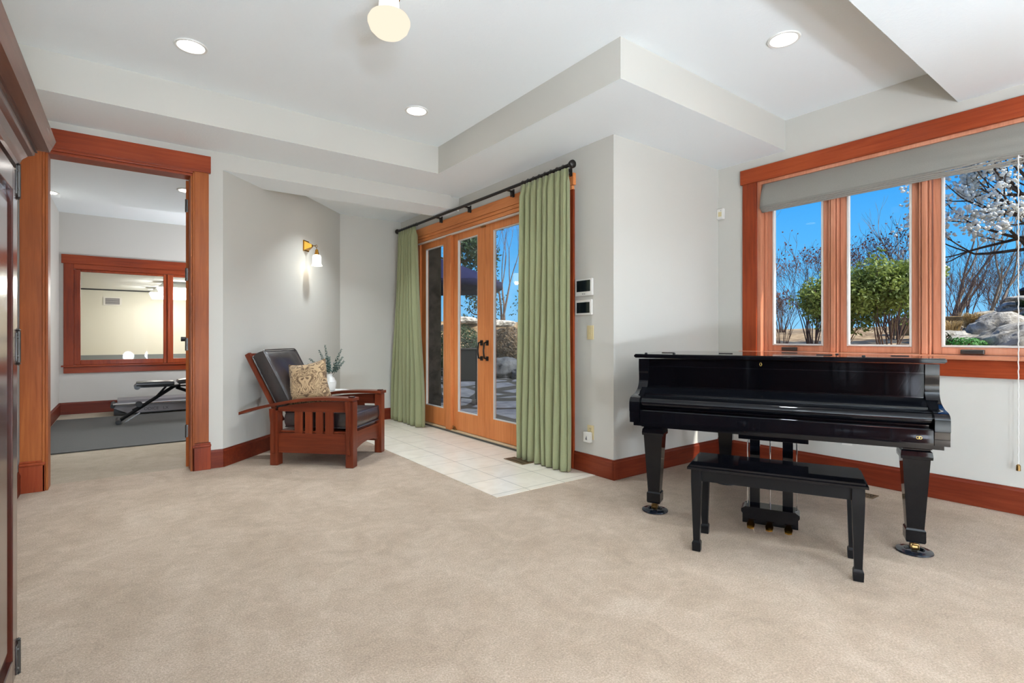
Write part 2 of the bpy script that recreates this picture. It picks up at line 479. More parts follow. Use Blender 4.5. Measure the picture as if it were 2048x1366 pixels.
# wall A (gym door wall), with its diagonal niche wall and the niche back
b = BM()
box(b, XL-.14, -.471, YA, 5.43, 0, ZT); box(b, .460, .70, YA, 5.43, 0, ZT); box(b, -.471, .460, YA, 5.43, 2.568, ZT)
struct('wall_left', b, 'wall')
b = BM(); plan(b, [(.70, YA), (.706, YA), (2.312, 6.963), (2.312, 7.1), (2.2, 7.06), (.60, 5.43), (.70, 5.43)], 0, ZT); struct('wall_niche', b, 'wall')
b = BM(); box(b, 2.2, XB+.14, 6.963, 7.1, 0, ZT); struct('wall_far', b, 'wall')
# wall B (french doors): opening y 3.42..6.45, z 0..2.56
b = BM()
box(b, XB, XB+.14, YC, 3.42, 0, ZT); box(b, XB, XB+.14, 6.45, 7.1, 0, ZT); box(b, XB, XB+.14, 3.42, 6.45, 2.56, ZT)
struct('wall_right', b, 'wall')
b = BM(); box(b, XB+.14, XD+.16, YC, YC+.15, -.5, ZT); struct('wall_jog', b, 'wall')
# wall D (window): opening y .56..2.505 z 1.0..2.6
b = BM()
box(b, XD, XD+.16, 2.505, YC, -.5, ZT); box(b, XD, XD+.16, YK-.15, .56, -.5, ZT)
box(b, XD, XD+.16, .56, 2.505, 2.6, ZT); box(b, XD, XD+.16, .56, 2.505, -.5, 1.0)
struct('wall_window', b, 'wall')
b = BM(); box(b, XL-.14, XL, YK-.15, YA, 0, ZT); struct('wall_cabinet', b, 'wall')
b = BM()
BW = [(.2, 2.0), (2.5, 4.3)]  # unseen rear windows, added to let daylight in behind the camera
box(b, XL, .2, YK-.15, YK, 0, ZT); box(b, 2.0, 2.5, YK-.15, YK, 0, ZT); box(b, 4.3, XD, YK-.15, YK, 0, ZT)
for x0, x1 in BW:
    box(b, x0, x1, YK-.15, YK, 0, .25); box(b, x0, x1, YK-.15, YK, 2.45, ZT)
struct('wall_back', b, 'wall')
for i, (x0, x1) in enumerate(BW):
    w = sroot('window_%d' % (i+3))
    f = BM()
    for (a0, a1, c0, c1) in ((x0, x0+.07, .25, 2.45), (x1-.07, x1, .25, 2.45), (x0+.07, x1-.07, .25, .32), (x0+.07, x1-.07, 2.38, 2.45), ((x0+x1)/2-.04, (x0+x1)/2+.04, .32, 2.38)):
        box(f, a0, a1, YK-.13, YK-.02, c0, c1, .004)
    ob('window_frame', f, 'trim_z', w)
    ob('glass_pane', bx(x0+.07, x1-.07, YK-.08, YK-.074, .32, 2.38), 'glass', w)
# roof slab with eaves keeps the sun off the ceiling; terrace eave widened to shade the pier
b = BM(); box(b, -1.4, 5.25, -4.1, 3.5, 3.21, 3.36); box(b, -1.4, 4.6, 3.5, 7.7, 3.21, 3.36); box(b, -1.4, 3.2, 7.7, 10.6, 3.3, 3.45); struct('ceiling.004', b, 'ceil')

# ------------------------------------------------------------------ baseboards
def base(name, pts, inward, axis, h=.162, t=.018):
    """pts: plan polyline along the wall face; inward: offset vectors per point to the room side"""
    bm_ = BM()
    for (p, q), n in zip(zip(pts, pts[1:]), inward):
        p = Vector((*p, 0)); q = Vector((*q, 0)); n = Vector((*n, 0)).normalized()
        prof = [(0, .002), (t, .002), (t, h-.022), (t*.62, h-.010), (t*.55, h), (0, h)]
        prism(bm_, [p+n*a+Vector((0, 0, z)) for a, z in prof], q-p)
    return struct(name, bm_, 'base_'+axis)
base('baseboard_left', [(.608, YA), (.706, YA)], [(0, -1)], 'x')
base('baseboard_niche', [(.70, YA-.006), (2.312, 6.955)], [(.722, -.692)], 'x')
base('baseboard_far', [(2.30, 6.963), (XB, 6.963)], [(0, -1)], 'x')
base('baseboard_right', [(XB, YC-.02), (XB, 3.353)], [(-1, 0)], 'y')
base('baseboard_right.001', [(XB, 6.47), (XB, 6.963)], [(-1, 0)], 'y')
base('baseboard_jog', [(XB-.018, YC), (XD, YC)], [(0, -1)], 'x')
base('baseboard_window', [(XD, YC), (XD, YK)], [(-1, 0)], 'y', h=.176)
base('baseboard_cabinet', [(XL, 2.40), (XL, YA)], [(1, 0)], 'y')

# ------------------------------------------------------------------ door_2: gym doorway in the left wall
d2 = sroot('door_2')
f = BM()
box(f, -.626, -.500, YA-.026, YA, .232, 2.597, .003); box(f, -.500, -.484, YA-.034, YA+.02, .0, 2.60, .004); box(f, -.484, -.467, YA-.018, YA+.14, 0, 2.58, .003)
ob('door_casing', f, 'trim_z', d2)
f = BM()
box(f, .486, .593, YA-.026, YA, .240, 2.604, .003); box(f, .470, .486, YA-.034, YA+.02, 0, 2.60, .004); box(f, .456, .470, YA-.018, YA+.14, 0, 2.58, .003)
ob('door_casing', f, 'trim_z', d2)
f = BM(); box(f, -.634, .608, YA-.036, YA, 2.604, 2.752, .003); box(f, -.50, .486, YA-.034, YA+.02, 2.582, 2.604, .003); box(f, -.484, .470, YA-.020, YA+.14, 2.560, 2.582, .003)
ob('door_header', f, 'cherry_x', d2)
for x0, x1 in ((-.630, -.484), (.470, .608)):
    f = BM(); box(f, x0, x1, YA-.034, YA, 0, .20, .003); box(f, x0-.003 if x0 > 0 else x0, x1+.003, YA-.040, YA, .20, .222, .006); box(f, x0+.002, x1-.002, YA-.032, YA, .222, .236, .004)
    ob('plinth_block', f, 'cherry_z', d2)
f = BM(); box(f, -.467, .456, YA+.125, YA+.14, 0, 2.56); f.free()
# open leaf, hinged on the right jamb, swung into the gym
lf = BM(); box(lf, 0, .038, 0, .86, .012, 2.555, .003)
leaf = ob('door_leaf', lf, 'trim_z', d2, loc=(.434, 5.438, 0)); leaf.rotation_euler = (0, 0, R(-24))
for z in (2.33, 1.72, 1.10, .33):
    hb = BM(); box(hb, .430, .452, 5.4275, 5.4365, z-.055, z+.055, .001); tube(hb, [(.434, 5.432, z-.057), (.434, 5.432, z+.057)], .006, 8)
    ob('hinge', hb, 'pewter', d2, label='dark metal hinge')

# ------------------------------------------------------------------ door_1: french doors
d1 = sroot('door_1')
f = BM()
box(f, XB-.022, XB, 3.353, 3.46, .0, 2.47, .003); box(f, XB-.022, XB, 6.41, 6.52, 0, 2.47, .003)
ob('door_casing', f, 'cherry_z', d1)
f = BM(); box(f, XB-.034, XB, 3.34, 6.54, 2.505, 2.61, .003); box(f, XB-.029, XB, 3.36, 6.52, 2.47, 2.502, .003); box(f, XB-.024, XB+.05, 3.42, 6.45, 2.428, 2.468, .008)
ob('door_header', f, 'door_y', d1)
f = BM(); box(f, XB-.006, XB+.03, 3.46, 6.41, 2.412, 2.428, .002); ob('track_strip', f, 'aluminium', d1)
f = BM(); box(f, XB+.02, XB+.13, 3.43, 3.47, 0, 2.56); box(f, XB+.02, XB+.13, 6.40, 6.45, 0, 2.56); box(f, XB+.03, XB+.13, 3.47, 6.40, 2.44, 2.56); box(f, XB+.0, XB+.12, 5.545, 5.665, .03, 2.44, .006); box(f, XB+.0, XB+.12, 4.02, 4.06, .03, 2.44, .004)
ob('door_frame', f, 'door_z', d1)
f = BM(); box(f, XB+.012, XB+.135, 3.47, 6.41, 0, .035, .004); ob('threshold', f, 'thresh', d1)
f = BM(); box(f, XB-.004, XB+.012, 3.47, 6.41, 0, .022, .002); ob('door_sill', f, 'threshdark', d1)
def dleaf(y0, y1, g0, g1, handle=None):
    f = BM(); x0, x1 = XB+.045, XB+.09
    box(f, x0, x1, y0, g0, .04, 2.43, .003); box(f, x0, x1, g1, y1, .04, 2.43, .003)
    box(f, x0, x1, g0, g1, .04, .262, .003); box(f, x0, x1, g0, g1, 2.338, 2.43, .003)
    lf = ob('door_leaf', f, 'door_z', d1)
    s = BM(); e = .012
    for (a0, a1, c0, c1) in ((g0, g0+e, .262, 2.338), (g1-e, g1, .262, 2.338), (g0+e, g1-e, .262, .262+e), (g0+e, g1-e, 2.338-e, 2.338)):
        box(s, x0+.004, x0+.03, a0, a1, c0, c1, .002)
    ob('glazing_bead', s, 'aluminium', lf)
    ob('glass_pane', bx(x0+.018, x0+.023, g0+e, g1-e, .262+e, 2.338-e), 'glass', lf)
    if handle is not None:
        h = BM(); y = handle
        box(h, x0-.012, x0, y-.022, y+.022, 1.07, 1.13, .004); box(h, x0-.012, x0, y-.022, y+.022, .90, .95, .004)
        tube(h, [(x0-.008, y, 1.11), (x0-.045, y, 1.10), (x0-.055, y, 1.01), (x0-.045, y, .93), (x0-.008, y, .925)], .010, 8)
        ob('door_handle', h, 'bronze', lf, True, label='dark bronze pull handle')
    return lf
dleaf(5.665, 6.40, 5.80, 6.285)
dleaf(4.862, 5.545, 5.005, 5.45, 4.915)
dleaf(4.062, 4.856, 4.205, 4.695, 4.80)
dleaf(3.47, 4.02, 3.60, 3.90)
for y in (5.50, 4.10):
    h = BM(); box(h, XB+.018, XB+.042, y-.04, y+.03, .036, .05, .003); tube(h, [(XB+.03, y-.03, .05), (XB+.028, y-.01, .075), (XB+.03, y+.02, .06), (XB+.034, y+.035, .08)], .008, 6)
    ob('latch', h, 'oldbrass', d1, True)
h = BM(); box(h, XB+.015, XB+.045, 4.83, 4.90, 2.395, 2.408, .002); ob('latch', h, 'oldbrass', d1)

# ------------------------------------------------------------------ window_1 (piano window)
w1 = sroot('window_1')
f = BM(); box(f, XD-.034, XD, .43, 2.656, 2.596, 2.730, .003); ob('window_header', f, 'cherry_y', w1)
f = BM(); box(f, XD-.025, XD, 2.505, 2.638, 1.03, 2.598, .003); box(f, XD-.025, XD, .43, .56, 1.03, 2.598, .003); ob('window_casing', f, 'cherry_z', w1)
f = BM(); box(f, XD-.05, XD+.14, .40, 2.665, 1.005, 1.034, .006); ob('window_sill', f, 'sash_y', w1)
f = BM(); box(f, XD-.024, XD, .43, 2.64, .886, 1.004, .003); ob('window_apron', f, 'cherry_y', w1)
f = BM()
box(f, XD+.0, XD+.15, 2.475, 2.505, 1.034, 2.6); box(f, XD, XD+.15, .56, .59, 1.034, 2.6); box(f, XD, XD+.15, .59, 2.475, 2.57, 2.6)
for y in (1.882, 1.262):
    box(f, XD+.055, XD+.15, y-.034, y+.034, 1.034, 2.57, .004); box(f, XD+.035, XD+.055, y-.018, y+.018, 1.034, 2.57, .007)
    for q in (-.030, .030): box(f, XD+.045, XD+.058, y+q-.005, y+q+.005, 1.034, 2.57, .004)
for y in (2.462, .602): box(f, XD+.06, XD+.085, y-.012, y+.012, 1.034, 2.57, .006)
ob('window_frame', f, 'sash_z', w1)
GW = [(2.405, 1.975), (1.792, 1.352), (1.172, .70)]
SW = [(2.475, 1.92), (1.844, 1.30), (1.224, .59)]
for (s1, s0), (g1, g0), scr in zip(SW, GW, (1, 0, 1)):
    f = BM(); x0, x1 = XD+.085, XD+.125
    box(f, x0, x1, s0, g0, 1.036, 2.57, .005); box(f, x0, x1, g1, s1, 1.036, 2.57, .005); box(f, x0, x1, g0, g1, 1.036, 1.09, .005); box(f, x0, x1, g0, g1, 2.50, 2.57, .005)
    sa = ob('window_sash', f, 'sash_z', w1)
    s = BM(); e = .014
    for (a0, a1, c0, c1) in ((g0, g0+e, 1.09, 2.5), (g1-e, g1, 1.09, 2.5), (g0+e, g1-e, 1.09, 1.09+e), (g0+e, g1-e, 2.5-e, 2.5)):
        box(s, x0-.008, x0+.03, a0, a1, c0, c1, .002)
    ob('window_trim', s, 'aluminium', sa)
    ob('glass_pane', bx(x0+.016, x0+.021, g0+e, g1-e, 1.09+e, 2.5-e), 'glass', sa)
    if scr:
        c = BM(); yc = (g0+g1)/2+.06; box(c, XD+.055, XD+.085, yc-.065, yc+.065, 1.042, 1.074, .006); ob('crank_handle', c, 'pewter', sa, label='grey folding crank')

# roman shade
sh = thing('roman_shade', 'grey fabric roman shade raised to the top of the piano window', 'window shade', (XD, 1.53, 2.34))
def shp(u, v):
    y = -.935+u*1.87
    # v: 0 top, 1 bottom
    z = 2.585-v*.235
    s = max(0, (0.45-u)/.45)      # sag & wrinkles near the south end
    x = XD+.03-.062*math.sin(v*1.7)+.006*math.sin(v*22+u*9)*s*v
    z += .012*math.sin(u*7+v*5)*s
    return Vector((x-XD, y, z-2.34))
b = BM(); sheet(b, 60, 18, shp); ob('shade_fabric', b, 'shade', sh, True, solid=.004)
b = BM()
for k in range(4):
    def fold(u, v, k=k):
        y = -.935+u*1.87; a = v*math.pi
        z = 2.352-.011*k-.011*math.sin(a)*.9
        s = max(0, (.5-u)/.5)
        z += s*s*(.05-.012*k)*math.sin(u*12+k)*.5
        return Vector((-.030+.014*k+.030*math.cos(a)*.4, y, z-2.34))
    sheet(b, 40, 6, fold)
ob('shade_fold', b, 'shade', sh, True, solid=.003)
cd = thing('blind_cord', 'white blind pull cord with small brass weight hanging by the window', 'blind cord', (XD-.06, .742, .31))
b = BM(); tube(b, [(0, 0, .03)]+[(.0015*math.sin(i*2.1), .0015*math.cos(i*2.1), .03+i*.02) for i in range(1, 101)], .0032, 6); ob('cord', b, 'cordmat', cd, True)
b = BM(); lathe(b, [(.004, .03), (.011, .022), (.012, -.012), (.009, -.014), (0, -.014)], seg=14); ob('cord_weight', b, 'oldbrass', cd, True, label='small brass cord weight')

# ------------------------------------------------------------------ gym beyond the doorway
b = BM(); box(b, -.93, -.79, 5.43, 10.42, 0, ZT); struct('wall_gym', b, 'gymwall')
b = BM()
GY = 10.28
box(b, -.93, -.60, GY, GY+.14, 0, 3.2); box(b, 1.83, 2.4, GY, GY+.14, 0, 3.2); box(b, -.60, 1.83, GY, GY+.14, 0, .72); box(b, -.60, 1.83, GY, GY+.14, 2.25, 3.2)
struct('wall_gym_far', b, 'gymwall')
b = BM(); box(b, 2.2, 2.34, 7.06, 10.42, 0, 3.2); struct('wall_gym_side', b, 'gymwall')
b = BM(); plan(b, [(-.93, 5.37), (.63, 5.37), (2.23, 7.05), (2.34, 7.05), (2.34, 8.17), (-.93, 8.17)], ZS, 3.2); box(b, -.93, 2.34, 8.17, 10.42, 3.04, 3.2); struct('ceiling.005', b, 'ceil')
base('baseboard_gym', [(-.79, 5.45), (-.79, GY)], [(1, 0)], 'y', h=.18)
base('baseboard_gym.001', [(-.79, GY), (2.2, GY)], [(0, -1)], 'x', h=.18)
w2 = sroot('window_2')
f = BM(); box(f, -.762, 1.98, GY-.034, GY, 2.276, 2.411, .003); box(f, -.62, 1.84, GY-.02, GY+.05, 2.20, 2.276, .004); ob('window_header', f, 'cherry_x', w2)
f = BM(); box(f, -.738, -.62, GY-.026, GY, .73, 2.276, .003); box(f, 1.84, 1.96, GY-.026, GY, .73, 2.276, .003); ob('window_casing', f, 'cherry_z', w2)
f = BM(); box(f, -.765, 1.98, GY-.05, GY+.05, .715, .74, .005); ob('window_sill', f, 'cherry_x', w2)
f = BM(); box(f, -.738, 1.96, GY-.026, GY, .62, .715, .003); ob('window_apron', f, 'cherry_x', w2)
f = BM()
for x0, x1 in ((-.62, -.542), (.509, .645), (1.70, 1.84)):
    box(f, x0, x1, GY-.005, GY+.06, .742, 2.198, .008)
for x0, x1 in ((-.542, .509), (.645, 1.70)):
    box(f, x0, x1, GY+.0, GY+.06, .74, .815, .008); box(f, x0, x1, GY+.0, GY+.06, 2.165, 2.2, .008)
box(f, .565, .59, GY-.03, GY-.004, .742, 2.198, .006)
ob('window_frame', f, 'cherry_z', w2)
for x0, x1 in ((-.542, .509), (.645, 1.70)):
    ob('glass_pane', bx(x0, x1, GY+.03, GY+.036, .815, 2.165), 'glass', w2)
# court behind that window
CY = 16.0
b = BM(); box(b, -4, 2.4, CY, CY+.1, .737, 2.33); box(b, -4.1, -4, 10.42, CY, 0, 2.33); box(b, 2.34, 2.44, 10.42, CY, 0, 2.33)
box(b, -4, -.93, 10.42, 10.5, 0, 3.2); struct('wall_court', b, 'courtwall')
b = BM(); box(b, -4, 2.34, CY-.01, CY+.1, 0, .737); struct('wall_court_pad', b, 'courtpad')
b = BM(); box(b, -4, 2.44, 10.45, CY+.1, -.1, 0); struct('floor.003', b, 'gymcarpet')
b = BM(); box(b, -4.1, 2.44, 10.42, CY+.1, 2.33, 2.45); struct('ceiling.006', b, 'ceil')
b = BM(); box(b, -4, 2.34, CY-.05, CY, 2.30, 2.332, .003); struct('trim_1', b, 'blackplastic')  # dark line of the wall and ceiling corner, drawn as a strip
v = thing('air_vent', 'small white louvred vent high on the wall beyond the gym window', 'vent', (-.24, CY, 2.04))
ob('vent_frame', bx(-.18, .18, -.02, -.001, -.10, .10, bev=.004), 'whiteplastic', v)
b = BM()
for k in range(6): box(b, -.14, .14, -.024, -.020, -.07+k*.025, -.05+k*.025)
ob('louvre', b, 'greyplastic', v)
def pyr_(b, w0, d0, w1, d1, z0, z1):
    mk(b, [(-w0, -d0, z0), (w0, -d0, z0), (w0, d0, z0), (-w0, d0, z0), (-w1, -d1, z1), (w1, -d1, z1), (w1, d1, z1), (-w1, d1, z1)], [(0, 1, 2, 3), (7, 6, 5, 4), (0, 4, 5, 1), (1, 5, 6, 2), (2, 6, 7, 3), (3, 7, 4, 0)])
def court_light(x, y, label):
    t = thing('shop_light', label, 'ceiling light', (x, y, 2.33), group='long lights beyond the gym window')
    h = BM(); pyr_(h, .34, .12, .46, .2, -.001, -.12); ob('light_housing', h, 'fixturewhite', t)
    h = BM(); pyr_(h, .455, .195, .40, .15, -.121, -.25); ob('lamp', h, 'tube', t, label='glowing tube panel')
court_light(.92, 14.9, 'lit white box light on the court ceiling, the deeper one beyond the gym window')
court_light(1.0, 13.2, 'lit white box light on the court ceiling, the one closer to the gym window glass')

# rubber mat
mt = tag(ob('exercise_mat', bx(-.76, 2.1, 6.83, 9.55, .002, .014, bev=.004), 'rubber'), 'dark grey rubber exercise mat on the gym floor', 'mat')

# weight bench
gb = thing('weight_bench', 'black adjustable weight bench with padded seat on the rubber mat', 'exercise bench', (.584, 8.75, .0155))
b = BM(); cushion(b, .44, .27, .075, .25, 8, .3); xf(b, Matrix.Translation((-.245, 0, .508)))
ob('seat_pad', b, 'cushpad', gb, True)
b = BM(); tube(b, [(-.45, -.13, .475), (-.45, .13, .475)], .036, 14); ob('roller', b, 'cushpad', gb, True)
b = BM(); cushion(b, .95, .27, .075, .25, 8, .3); xf(b, Matrix.Rotation(R(-6), 4, 'Y') @ Matrix.Translation((.53, 0, .515)))
ob('back_pad', b, 'cushpad', gb, True)
b = BM(); tube(b, [(-.64, 0, .03), (-.03, 0, .455), (.05, 0, .46)], .024, 8); tube(b, [(.0, 0, .44), (.9, 0, .04)], .022, 8)
box(b, -.45, -.05, -.02, .02, .455, .478); box(b, -.05, .95, -.02, .02, .45, .47)
ob('bench_frame', b, 'blacksatin', gb, True)
b = BM(); tube(b, [(-.12, 0, .46), (-.28, 0, .265)], .014, 8); tube(b, [(-.5, 0, .155), (-.30, 0, .26)], .016, 8); ob('brace', b, 'blacksatin', gb, True)
b = BM(); tube(b, [(-.655, -.2, .03), (-.655, .2, .03)], .029, 12); ob('foot_bar', b, 'blackplastic', gb, True)
b = BM(); tube(b, [(.9, -.2, .03), (.9, .2, .03)], .029, 12); ob('foot_bar', b, 'blackplastic', gb, True)
b = BM(); tube(b, [(-.43, -.035, .235), (-.43, .035, .235)], .04, 16); ob('wheel', b, 'blackplastic', gb, True)
b = BM(); box(b, -.60, -.40, -.027, -.024, .055, .068); xf(b, Matrix.Translation((-.5, 0, .06)) @ Matrix.Rotation(R(-35), 4, 'Y') @ Matrix.Translation((.5, 0, -.06)))
ob('label_strip', b, 'chrome', gb, label='silver label strip')
# treadmill
tm = thing('treadmill', 'grey treadmill lying along the far gym wall behind the weight bench', 'treadmill', (-.13, 9.62, .0155))
b = BM(); prism(b, [(.13, 0, .02), (1.85, 0, .02), (1.85, 0, .135), (.0, 0, .135), (.0, 0, .10)], (0, .52, 0)); ob('deck', b, 'greyplastic', tm)
b = BM(); box(b, .04, 1.85, .03, .49, .135, .21, .008); ob('deck_cover', b, 'greyplastic', tm)
b = BM(); tube(b, [(-.01, -.012, .155), (1.85, -.012, .155)], .018, 10); ob('side_rail', b, 'chrome', tm, True)
b = BM(); tube(b, [(-.012, .0, .13), (-.012, .5, .13)], .03, 12); ob('roller', b, 'blackplastic', tm, True)
b = BM(); box(b, .03, 1.85, .04, .50, .0, .02); prism(b, [(0, 0, 0), (.2, 0, .0), (.02, 0, .09), (0, 0, .09)], (0, .5, 0)); ob('base_frame', b, 'blackplastic', tm)
b = BM(); tube(b, [(1.55, -.05, .15), (1.62, -.05, 1.05), (1.5, -.05, 1.12), (.88, -.05, 1.12)], .025, 10); ob('handrail', b, 'greyplastic', tm, True)
b = BM(); tube(b, [(1.0, -.05, 1.12), (.83, -.05, 1.12)], [.032, .036], 12); ob('grip', b, 'blackplastic', tm, True)
for s_, x_ in (('ODICE', .36), ('LX', .60)): text('lettering', s_, .062, 'ink', tm, Matrix.Translation((x_, -.001, .046)) @ Matrix.Rotation(R(90), 4, 'X'))

# ------------------------------------------------------------------ recessed lights, globe, sconce, added fill lamps
def can(x, y, z, label, power=12, r=.098):
    t = thing('recessed_downlight', label, 'ceiling light', (x, y, z), group='recessed can lights')
    b = BM(); lathe(b, [(r*.80, -.002), (r*.82, -.008), (r*.96, -.009), (r, -.004), (r, -.0005)], seg=40); ob('trim_ring', b, 'fixturewhite', t, True)
    b = BM(); lathe(b, [(0, -.004), (r*.78, -.004), (r*.78, -.002), (0, -.002)], seg=40); ob('lamp', b, 'can', t, label='glowing lamp face')
    L = bpy.data.lights.new('can_beam', 'AREA'); L.shape = 'DISK'; L.size = r*1.5; L.energy = power; L.color = (.88, 1.0, 1.08); L.spread = R(105)
    o = bpy.data.objects.new('lamp_light', L); COL.objects.link(o); o.parent = t; o.location = (0, 0, -.012)
    return t
can(.35, 4.02, ZT, 'round recessed light above the gym doorway end of the tray ceiling')
can(1.984, 4.02, ZT, 'small round recessed light in the tray ceiling, between the globe lamp and the french doors')
can(3.406, 1.642, ZT, 'round recessed light above the piano', 7)
can(-.735, 7.889, ZS, 'recessed light in the gym soffit next to the left door casing', 10).location.x = -.70
can(.56, 6.878, ZS, 'recessed light in the gym soffit above the open door leaf', 10)
can(2.1, 5.88, ZS, 'added recessed fill light in the niche ceiling, unseen behind the dropped beam', 10)  # unseen can added to brighten the niche
for x, y in ((1.0, .4), (1.6, -1.6)):  # unseen cans added above and behind the camera for fill
    can(x, y, ZT, 'added recessed fill light of the tray ceiling, unseen above the %s' % ('camera' if y > 0 else 'rear of the room'), 5)

def globe(x, y, z, label, bright=False, energy=0):
    t = thing('ceiling_globe_light', label, 'ceiling light', (x, y, z))
    b = BM(); lathe(b, [(r_, z_*.80) for r_, z_ in [(0, -.098), (.04, -.094), (.075, -.075), (.098, -.045), (.110, -.005), (.110, .012), (.100, .036), (.075, .052), (.052, .057)]], seg=48)
    ob('globe_shade', b, 'fillglobe' if bright else 'globe', t, True, 80)
    b = BM(); lathe(b, [(.052, .044), (.054, .052), (.050, .12), (.048, .13)], seg=32); ob('shade_neck', b, 'fillglobe' if bright else 'globeneck', t, True)
    zc = (3.04 if y > 5 else ZS if (x > 2.2 and y < 1) else ZT)-z
    b = BM(); lathe(b, [(.056, .128), (.058, .15), (.03, .165), (.012, .17), (.012, zc-.02), (.07, zc-.015), (.07, zc-.0005), (0, zc-.0005)], seg=32)
    tube(b, [(.035, -.045, .118), (.06, -.06, .135), (.05, -.05, .15)], .006, 6)
    ob('brass_fitter', b, 'brass', t, True)
    return t
globe(1.117, 2.585, 2.82, 'lit milk glass globe on a brass fitter under the tray ceiling')
def floor_lamp(x, y, label, mat='fillglobe', zc=1.30):  # added lamp out of view, fills the room with light
    t = thing('floor_lamp', label, 'fill lamp', (x, y, .002))
    b = BM(); lathe(b, [(0, .16), (.05, .155), (.11, .12), (.15, .05), (.16, 0), (.15, -.05), (.11, -.12), (.05, -.155)], (0, 0, zc), 40); ob('lamp_globe', b, mat, t, True, 80)
    b = BM(); tube(b, [(0, 0, .03), (0, 0, zc-.155)], .013, 12); ob('lamp_pole', b, 'bronze', t, True)
    b = BM(); lathe(b, [(0, 0), (.15, 0), (.15, .012), (.03, .03), (0, .03)], seg=32); ob('lamp_base', b, 'bronze', t, True)
floor_lamp(.75, -2.9, 'added low fill lamp with a lit globe under the rear window nearer the cabinet', 'fillglobe', .5)
floor_lamp(.1, -1.95, 'added low fill lamp with a lit globe at the far end of the dark cabinet', 'fillglobe', .5)
floor_lamp(3.4, -2.9, 'added low fill lamp with a lit globe under the rear window nearer the window wall', 'sidefill', .5)
def fill_uplight(x, y, label, w, zt=1.55):  # added uplight out of view, brightens the ceiling
    t = thing('floor_lamp', label, 'fill lamp', (x, y, .002))
    b = BM(); lathe(b, [(.03, zt-.12), (.12, zt-.10), (.20, zt-.03), (.22, zt), (.215, zt), (.19, zt-.03), (.11, zt-.09), (0, zt-.10)], seg=40); ob('lamp_bowl', b, 'bronze', t, True)
    b = BM(); tube(b, [(0, 0, .03), (0, 0, zt-.11)], .014, 12); ob('lamp_pole', b, 'bronze', t, True)
    b = BM(); lathe(b, [(0, 0), (.15, 0), (.15, .014), (.03, .03), (0, .03)], seg=32); ob('lamp_base', b, 'bronze', t, True)
    b = BM(); lathe(b, [(0, zt-.045), (.15, zt-.045), (.15, zt-.055), (0, zt-.055)], seg=32); ob('lamp', b, 'can', t)
    L = bpy.data.lights.new('uplight', 'AREA'); L.shape = 'DISK'; L.size = .32; L.energy = w; L.color = (.85, 1.0, 1.15)
    o = bpy.data.objects.new('lamp_light', L); COL.objects.link(o); o.parent = t; o.location = (0, 0, zt+.004); o.rotation_euler = (R(180), 0, 0)
fill_uplight(-.1, -1.1, 'added uplight with an open bronze bowl beside the dark cabinet', 185)
fill_uplight(2.3, -1.3, 'added uplight with an open bronze bowl in the middle of the rear of the room', 18)
floor_lamp(1.4, 9.25, 'added tall fill lamp with a lit globe in the gym, hidden by the open door leaf', 'gymfill', 1.6)  # unseen lamp added to brighten the gym

sc = thing('sconce_lamp', 'brass wall sconce with a lit white glass shade on the niche wall', 'wall lamp', (1.695, 6.322, 2.23), R(46.2))
# local x along the wall, -y into the room
b = BM()
def pyr(b, w0, h0, w1, h1, y0, y1, zc=0):
    mk(b, [(-w0, y0, zc-h0), (w0, y0, zc-h0), (w0, y0, zc+h0), (-w0, y0, zc+h0), (-w1, y1, zc-h1), (w1, y1, zc-h1), (w1, y1, zc+h1), (-w1, y1, zc+h1)],
       [(0, 1, 2, 3), (7, 6, 5, 4), (0, 4, 5, 1), (1, 5, 6, 2), (2, 6, 7, 3), (3, 7, 4, 0)])
box(b, -.062, .062, -.012, -.002, -.062, .062, .002); pyr(b, .052, .052, .014, .014, -.012, -.085); ob('backplate', b, 'brass', sc)
b = BM()
tube(b, [(0, -.085, 0), (0, -.125, 0)], .006, 8)
ring = [(0, -.135+.014*math.cos(a), -.004+.014*math.sin(a)) for a in [i*math.pi/6 for i in range(13)]]; tube(b, ring, .0035, 6, False)
tube(b, [(0, -.135, -.018), (0, -.14, -.045)], .004, 6); ob('arm', b, 'oldbrass', sc, True)
b = BM(); lathe(b, [(.006, -.04), (.016, -.047), (.019, -.07), (.026, -.098), (.03, -.10), (.03, -.106)], (0, -.14, 0), 20); ob('lamp_holder', b, 'brass', sc, True)
b = BM(); lathe(b, [(.028, -.104), (.042, -.112), (.048, -.13), (.048, -.19), (.052, -.215), (.063, -.235), (.059, -.235), (.048, -.213), (.044, -.19)], (0, -.14, 0), 28); ob('lamp_shade', b, 'sconceshade', sc, True)
L = bpy.data.lights.new('sconce_bulb', 'POINT'); L.energy = 1.0; L.color = (1, .88, .7); L.shadow_soft_size = .03
o = bpy.data.objects.new('lamp_bulb_light', L); COL.objects.link(o); o.parent = sc; o.location = (0, -.14, -.25)
M['darkgloss'] = wood('dark_gloss', srgb(64, 30, 20), srgb(88, 46, 32), srgb(104, 60, 44), 'y', rough=.5, coat=.9)  # cabinet wood with the crown slab's glare put into a lighter colour
M['oldbrassdark'] = plain('dark_brass', srgb(140, 120, 92), .4, .6)

